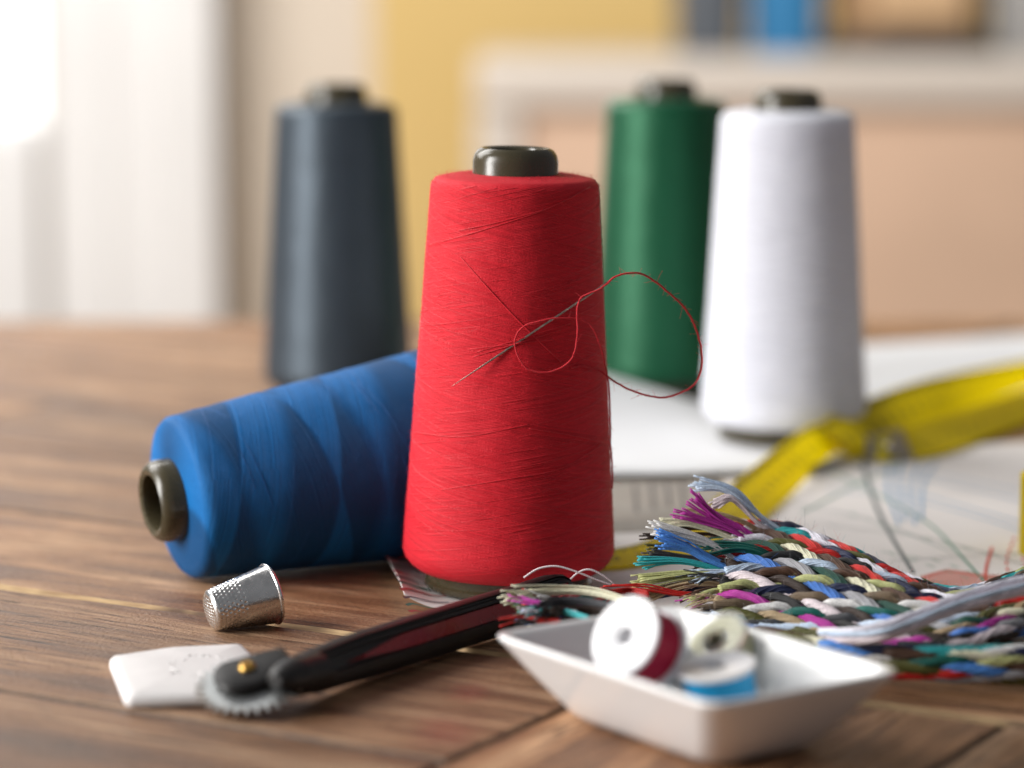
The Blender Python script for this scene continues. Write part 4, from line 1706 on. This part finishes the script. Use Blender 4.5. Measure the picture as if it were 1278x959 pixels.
# two thin pale thread ends before the red cone
mb = MB()
for pix in ([(654, 721), (672, 710), (695, 707), (720, 714), (745, 724), (762, 730)], [(706, 730), (720, 716), (735, 711), (752, 718), (768, 730)]):
    ply_thread(mb, catmull([PD(x, y, RED_P.y - 0.044) for x, y in pix], 160), 0.00034, 700)
o = mb.build('thread_end', FM['pink_white'])
tag(o, 'thin pale pink thread ends curling before the red cone foot', 'thread')


# ================================================================== TAPE MEASURE
class Ribbon(Strip):
    def __init__(self, ea_, eb_, n=100):
        super().__init__(ea_, eb_, 0.0, n)
        self.len = sum((self.a[i + 1].lerp(self.b[i + 1], .5) - self.a[i].lerp(self.b[i], .5)).length for i in range(n - 1))

    def nrm(self, t, v_):
        e = 0.008
        dt = self.base(min(1, t + e), v_) - self.base(max(0, t - e), v_)
        dv = self.base(t, 1) - self.base(t, 0)
        return dt.cross(dv).normalized()

    def mesh(self, mb_, th_=0.00045, nt_=120):
        v_, f_ = [], []
        for i in range(nt_ + 1):
            t = i / nt_
            nn = self.nrm(t, 0.5) * th_ / 2
            for q in (0.0, 0.5, 1.0):
                p = self.base(t, q)
                v_ += [p + nn, p - nn]
        for i in range(nt_):
            a, b = i * 6, i * 6 + 6
            f_ += [(a, b, b + 2, a + 2), (a + 2, b + 2, b + 4, a + 4), (a + 1, a + 3, b + 3, b + 1), (a + 3, a + 5, b + 5, b + 3),
                   (a, a + 1, b + 1, b), (a + 4, b + 4, b + 5, a + 5)]
        f_ += [(0, 2, 3, 1), (2, 4, 5, 3)]
        k = nt_ * 6
        f_ += [(k, k + 1, k + 3, k + 2), (k + 2, k + 3, k + 5, k + 4)]
        mb_.add(v_, f_)

    def ticks(self, mb_, s0=0.0, flip=False, sg=1):
        n_ = int(self.len / 0.001)
        for k in range(n_):
            t = (k + 0.5) / n_
            L_ = 0.34 if k % 10 == 0 else (0.26 if k % 5 == 0 else 0.17)
            w_ = 0.00055 / self.len / 2
            for off in (sg * 0.00030,):
                q0, q1 = (0.03, L_) if not flip else (1 - L_, 0.97)
                v_ = []
                for (tt, qq) in ((t - w_, q0), (t + w_, q0), (t + w_, q1), (t - w_, q1)):
                    v_.append(self.base(tt, qq) + self.nrm(t, 0.5) * off)
                mb_.add(v_, [(0, 1, 2, 3)])

    def digits(self, mb_, start, sg=1, flip=False):
        n_ = int(self.len / 0.01)
        for k in range(1, n_):
            num = str(start + k)
            t0 = k * 0.01 / self.len
            w0 = -len(num) * 0.0021 / 2
            for c_, chh in enumerate(num):
                for (x0, y0, x1, y1) in seg7(chh):
                    v_ = []
                    for (xx, yy) in ((x0, y0), (x1, y0), (x1, y1), (x0, y1)):
                        tt = t0 + (w0 + c_ * 0.0021 + xx * 0.0016) / self.len
                        qq = 0.46 + yy * 0.20
                        if flip:
                            qq = 1 - qq
                        v_.append(self.base(tt, qq) + self.nrm(t0, 0.5) * sg * 0.0003)
                    mb_.add(v_, [(0, 1, 2, 3)])


def seg7(d):
    S = {'a': (0, .86, 1, 1), 'b': (.78, .5, 1, 1), 'c': (.78, 0, 1, .5), 'd': (0, 0, 1, .14), 'e': (0, 0, .22, .5), 'f': (0, .5, .22, 1), 'g': (0, .43, 1, .57)}
    M_ = {'0': 'abcdef', '1': 'bc', '2': 'abged', '3': 'abgcd', '4': 'fgbc', '5': 'afgcd', '6': 'afgedc', '7': 'abc', '8': 'abcdefg', '9': 'abcdfg'}
    return [S[c_] for c_ in M_[d]]


tm = empty('tape_measure', P(1080, 560), 'yellow tape measure folded over on the pattern sheet, metal tipped', 'tape measure')
# v=0 edge is the upper/back edge, v=1 the lower/near edge
r1 = Ribbon([P(735, 690, 0.0042), P(800, 678, 0.0042), P(865, 645, 0.0062), P(918, 601, 0.0105), P(968, 560, 0.0142), P(1006, 534, 0.0165), P(1022, 529, 0.0168)],
            [P(735, 712, 0.0022), P(800, 704, 0.0022), P(900, 681, 0.0022), P(965, 637, 0.0024), P(1010, 594, 0.0026), P(1042, 566, 0.0034), P(1064, 570, 0.0034)])
r2 = Ribbon([P(1020, 530, 0.0168), P(1060, 508, 0.0185), P(1150, 475, 0.0215), P(1278, 450, 0.0185), P(1370, 436, 0.017)],
            [P(1064, 574, 0.0024), P(1095, 563, 0.0024), P(1150, 537, 0.0024), P(1278, 486, 0.0036), P(1370, 462, 0.0036)])
r3 = Ribbon([P(1080, 548, 0.0080), P(1110, 543, 0.0088), P(1180, 520, 0.0092), P(1278, 488, 0.0098), P(1370, 463, 0.0098)],
            [P(1080, 574, 0.0024), P(1112, 574, 0.0024), P(1180, 564, 0.0024), P(1278, 528, 0.0024), P(1370, 498, 0.0024)])
for rbn, flip in ((r1, False), (r2, False), (r3, True)):
    mb = MB()
    rbn.mesh(mb)
    mb.build('tape_strip', TAPE, tm, sharp=40)
for rbn, sg in ((r1, 1), (r2, 1), (r3, 1)):
    test = rbn.nrm(0.5, 0.5)
    s_ = -1 if test.y > 0 else 1          # print on the face turned to the viewer
    if abs(test.z) > 0.6:
        s_ = 1 if test.z > 0 else -1
    mb = MB()
    if rbn is not r3:
        rbn.ticks(mb, sg=s_)
    rbn.digits(mb, 11 if rbn is r1 else (31 if rbn is r2 else 1), s_)
    o = mb.build('tick_marks' if rbn is not r3 else 'numerals', INK, tm, smooth=False)
    tag(o, kind='stuff')
# metal end clip
mb = MB()
cl = []
for t, q in ((0.0, -0.06), (0.10, -0.06), (0.10, 1.05), (0.0, 1.05)):
    cl.append((t, q))
v = []
for off in (-0.0009, 0.0009):
    for t, q in cl:
        v.append(r3.base(t, 0.5) + (r3.base(t, 1) - r3.base(t, 0)) * (q - 0.5) + r3.nrm(0.05, 0.5) * off)
mb.add(v, [(0, 1, 2, 3), (7, 6, 5, 4), (0, 4, 5, 1), (1, 5, 6, 2), (2, 6, 7, 3), (3, 7, 4, 0)])
mb.build('metal_tip', plain('tip_metal', (0.40, 0.35, 0.28), 0.35, metal=1.0), tm, smooth=False, bevel=(0.0003, 2))
mb = MB()
rp = r3.base(0.05, 0.5)
rn = r3.nrm(0.05, 0.5)
if rn.y > 0:
    rn = -rn
Mr = Matrix.Translation(rp + rn * 0.0009) @ rn.to_track_quat('Z', 'Y').to_matrix().to_4x4()
mb.lathe([(0.0020, -0.0004), (0.0020, 0.0004), (0.0014, 0.0010), (0.0, 0.0012)], 20, M=Mr)
mb.build('tip_rivet', plain('rivet_metal', (0.80, 0.74, 0.62), 0.2, metal=1.0), tm)
settle(tm)

# rolled tape standing at the right
co = P(1341, 690, 0.0012)
rc_ = empty('tape_roll', co, 'small roll of yellow tape standing on the pattern sheet', 'tape roll')
mb = MB()
v, f = [], []
n = 200
for i in range(n + 1):
    a = 2 * pi * 4 * i / n
    q = 0.0150 + 0.0039 * i / n
    for (dr, z) in ((0, 0.0), (0, 0.027), (0.0006, 0.027), (0.0006, 0.0)):
        v.append(((q + dr) * cos(a), (q + dr) * sin(a), z))
for i in range(n):
    for k in range(4):
        k2 = (k + 1) % 4
        f.append((i * 4 + k, i * 4 + k2, (i + 1) * 4 + k2, (i + 1) * 4 + k))
f += [(3, 2, 1, 0), (n * 4, n * 4 + 1, n * 4 + 2, n * 4 + 3)]
mb.add(v, f)
mb.build('tape_strip', TAPE, rc_, sharp=40)
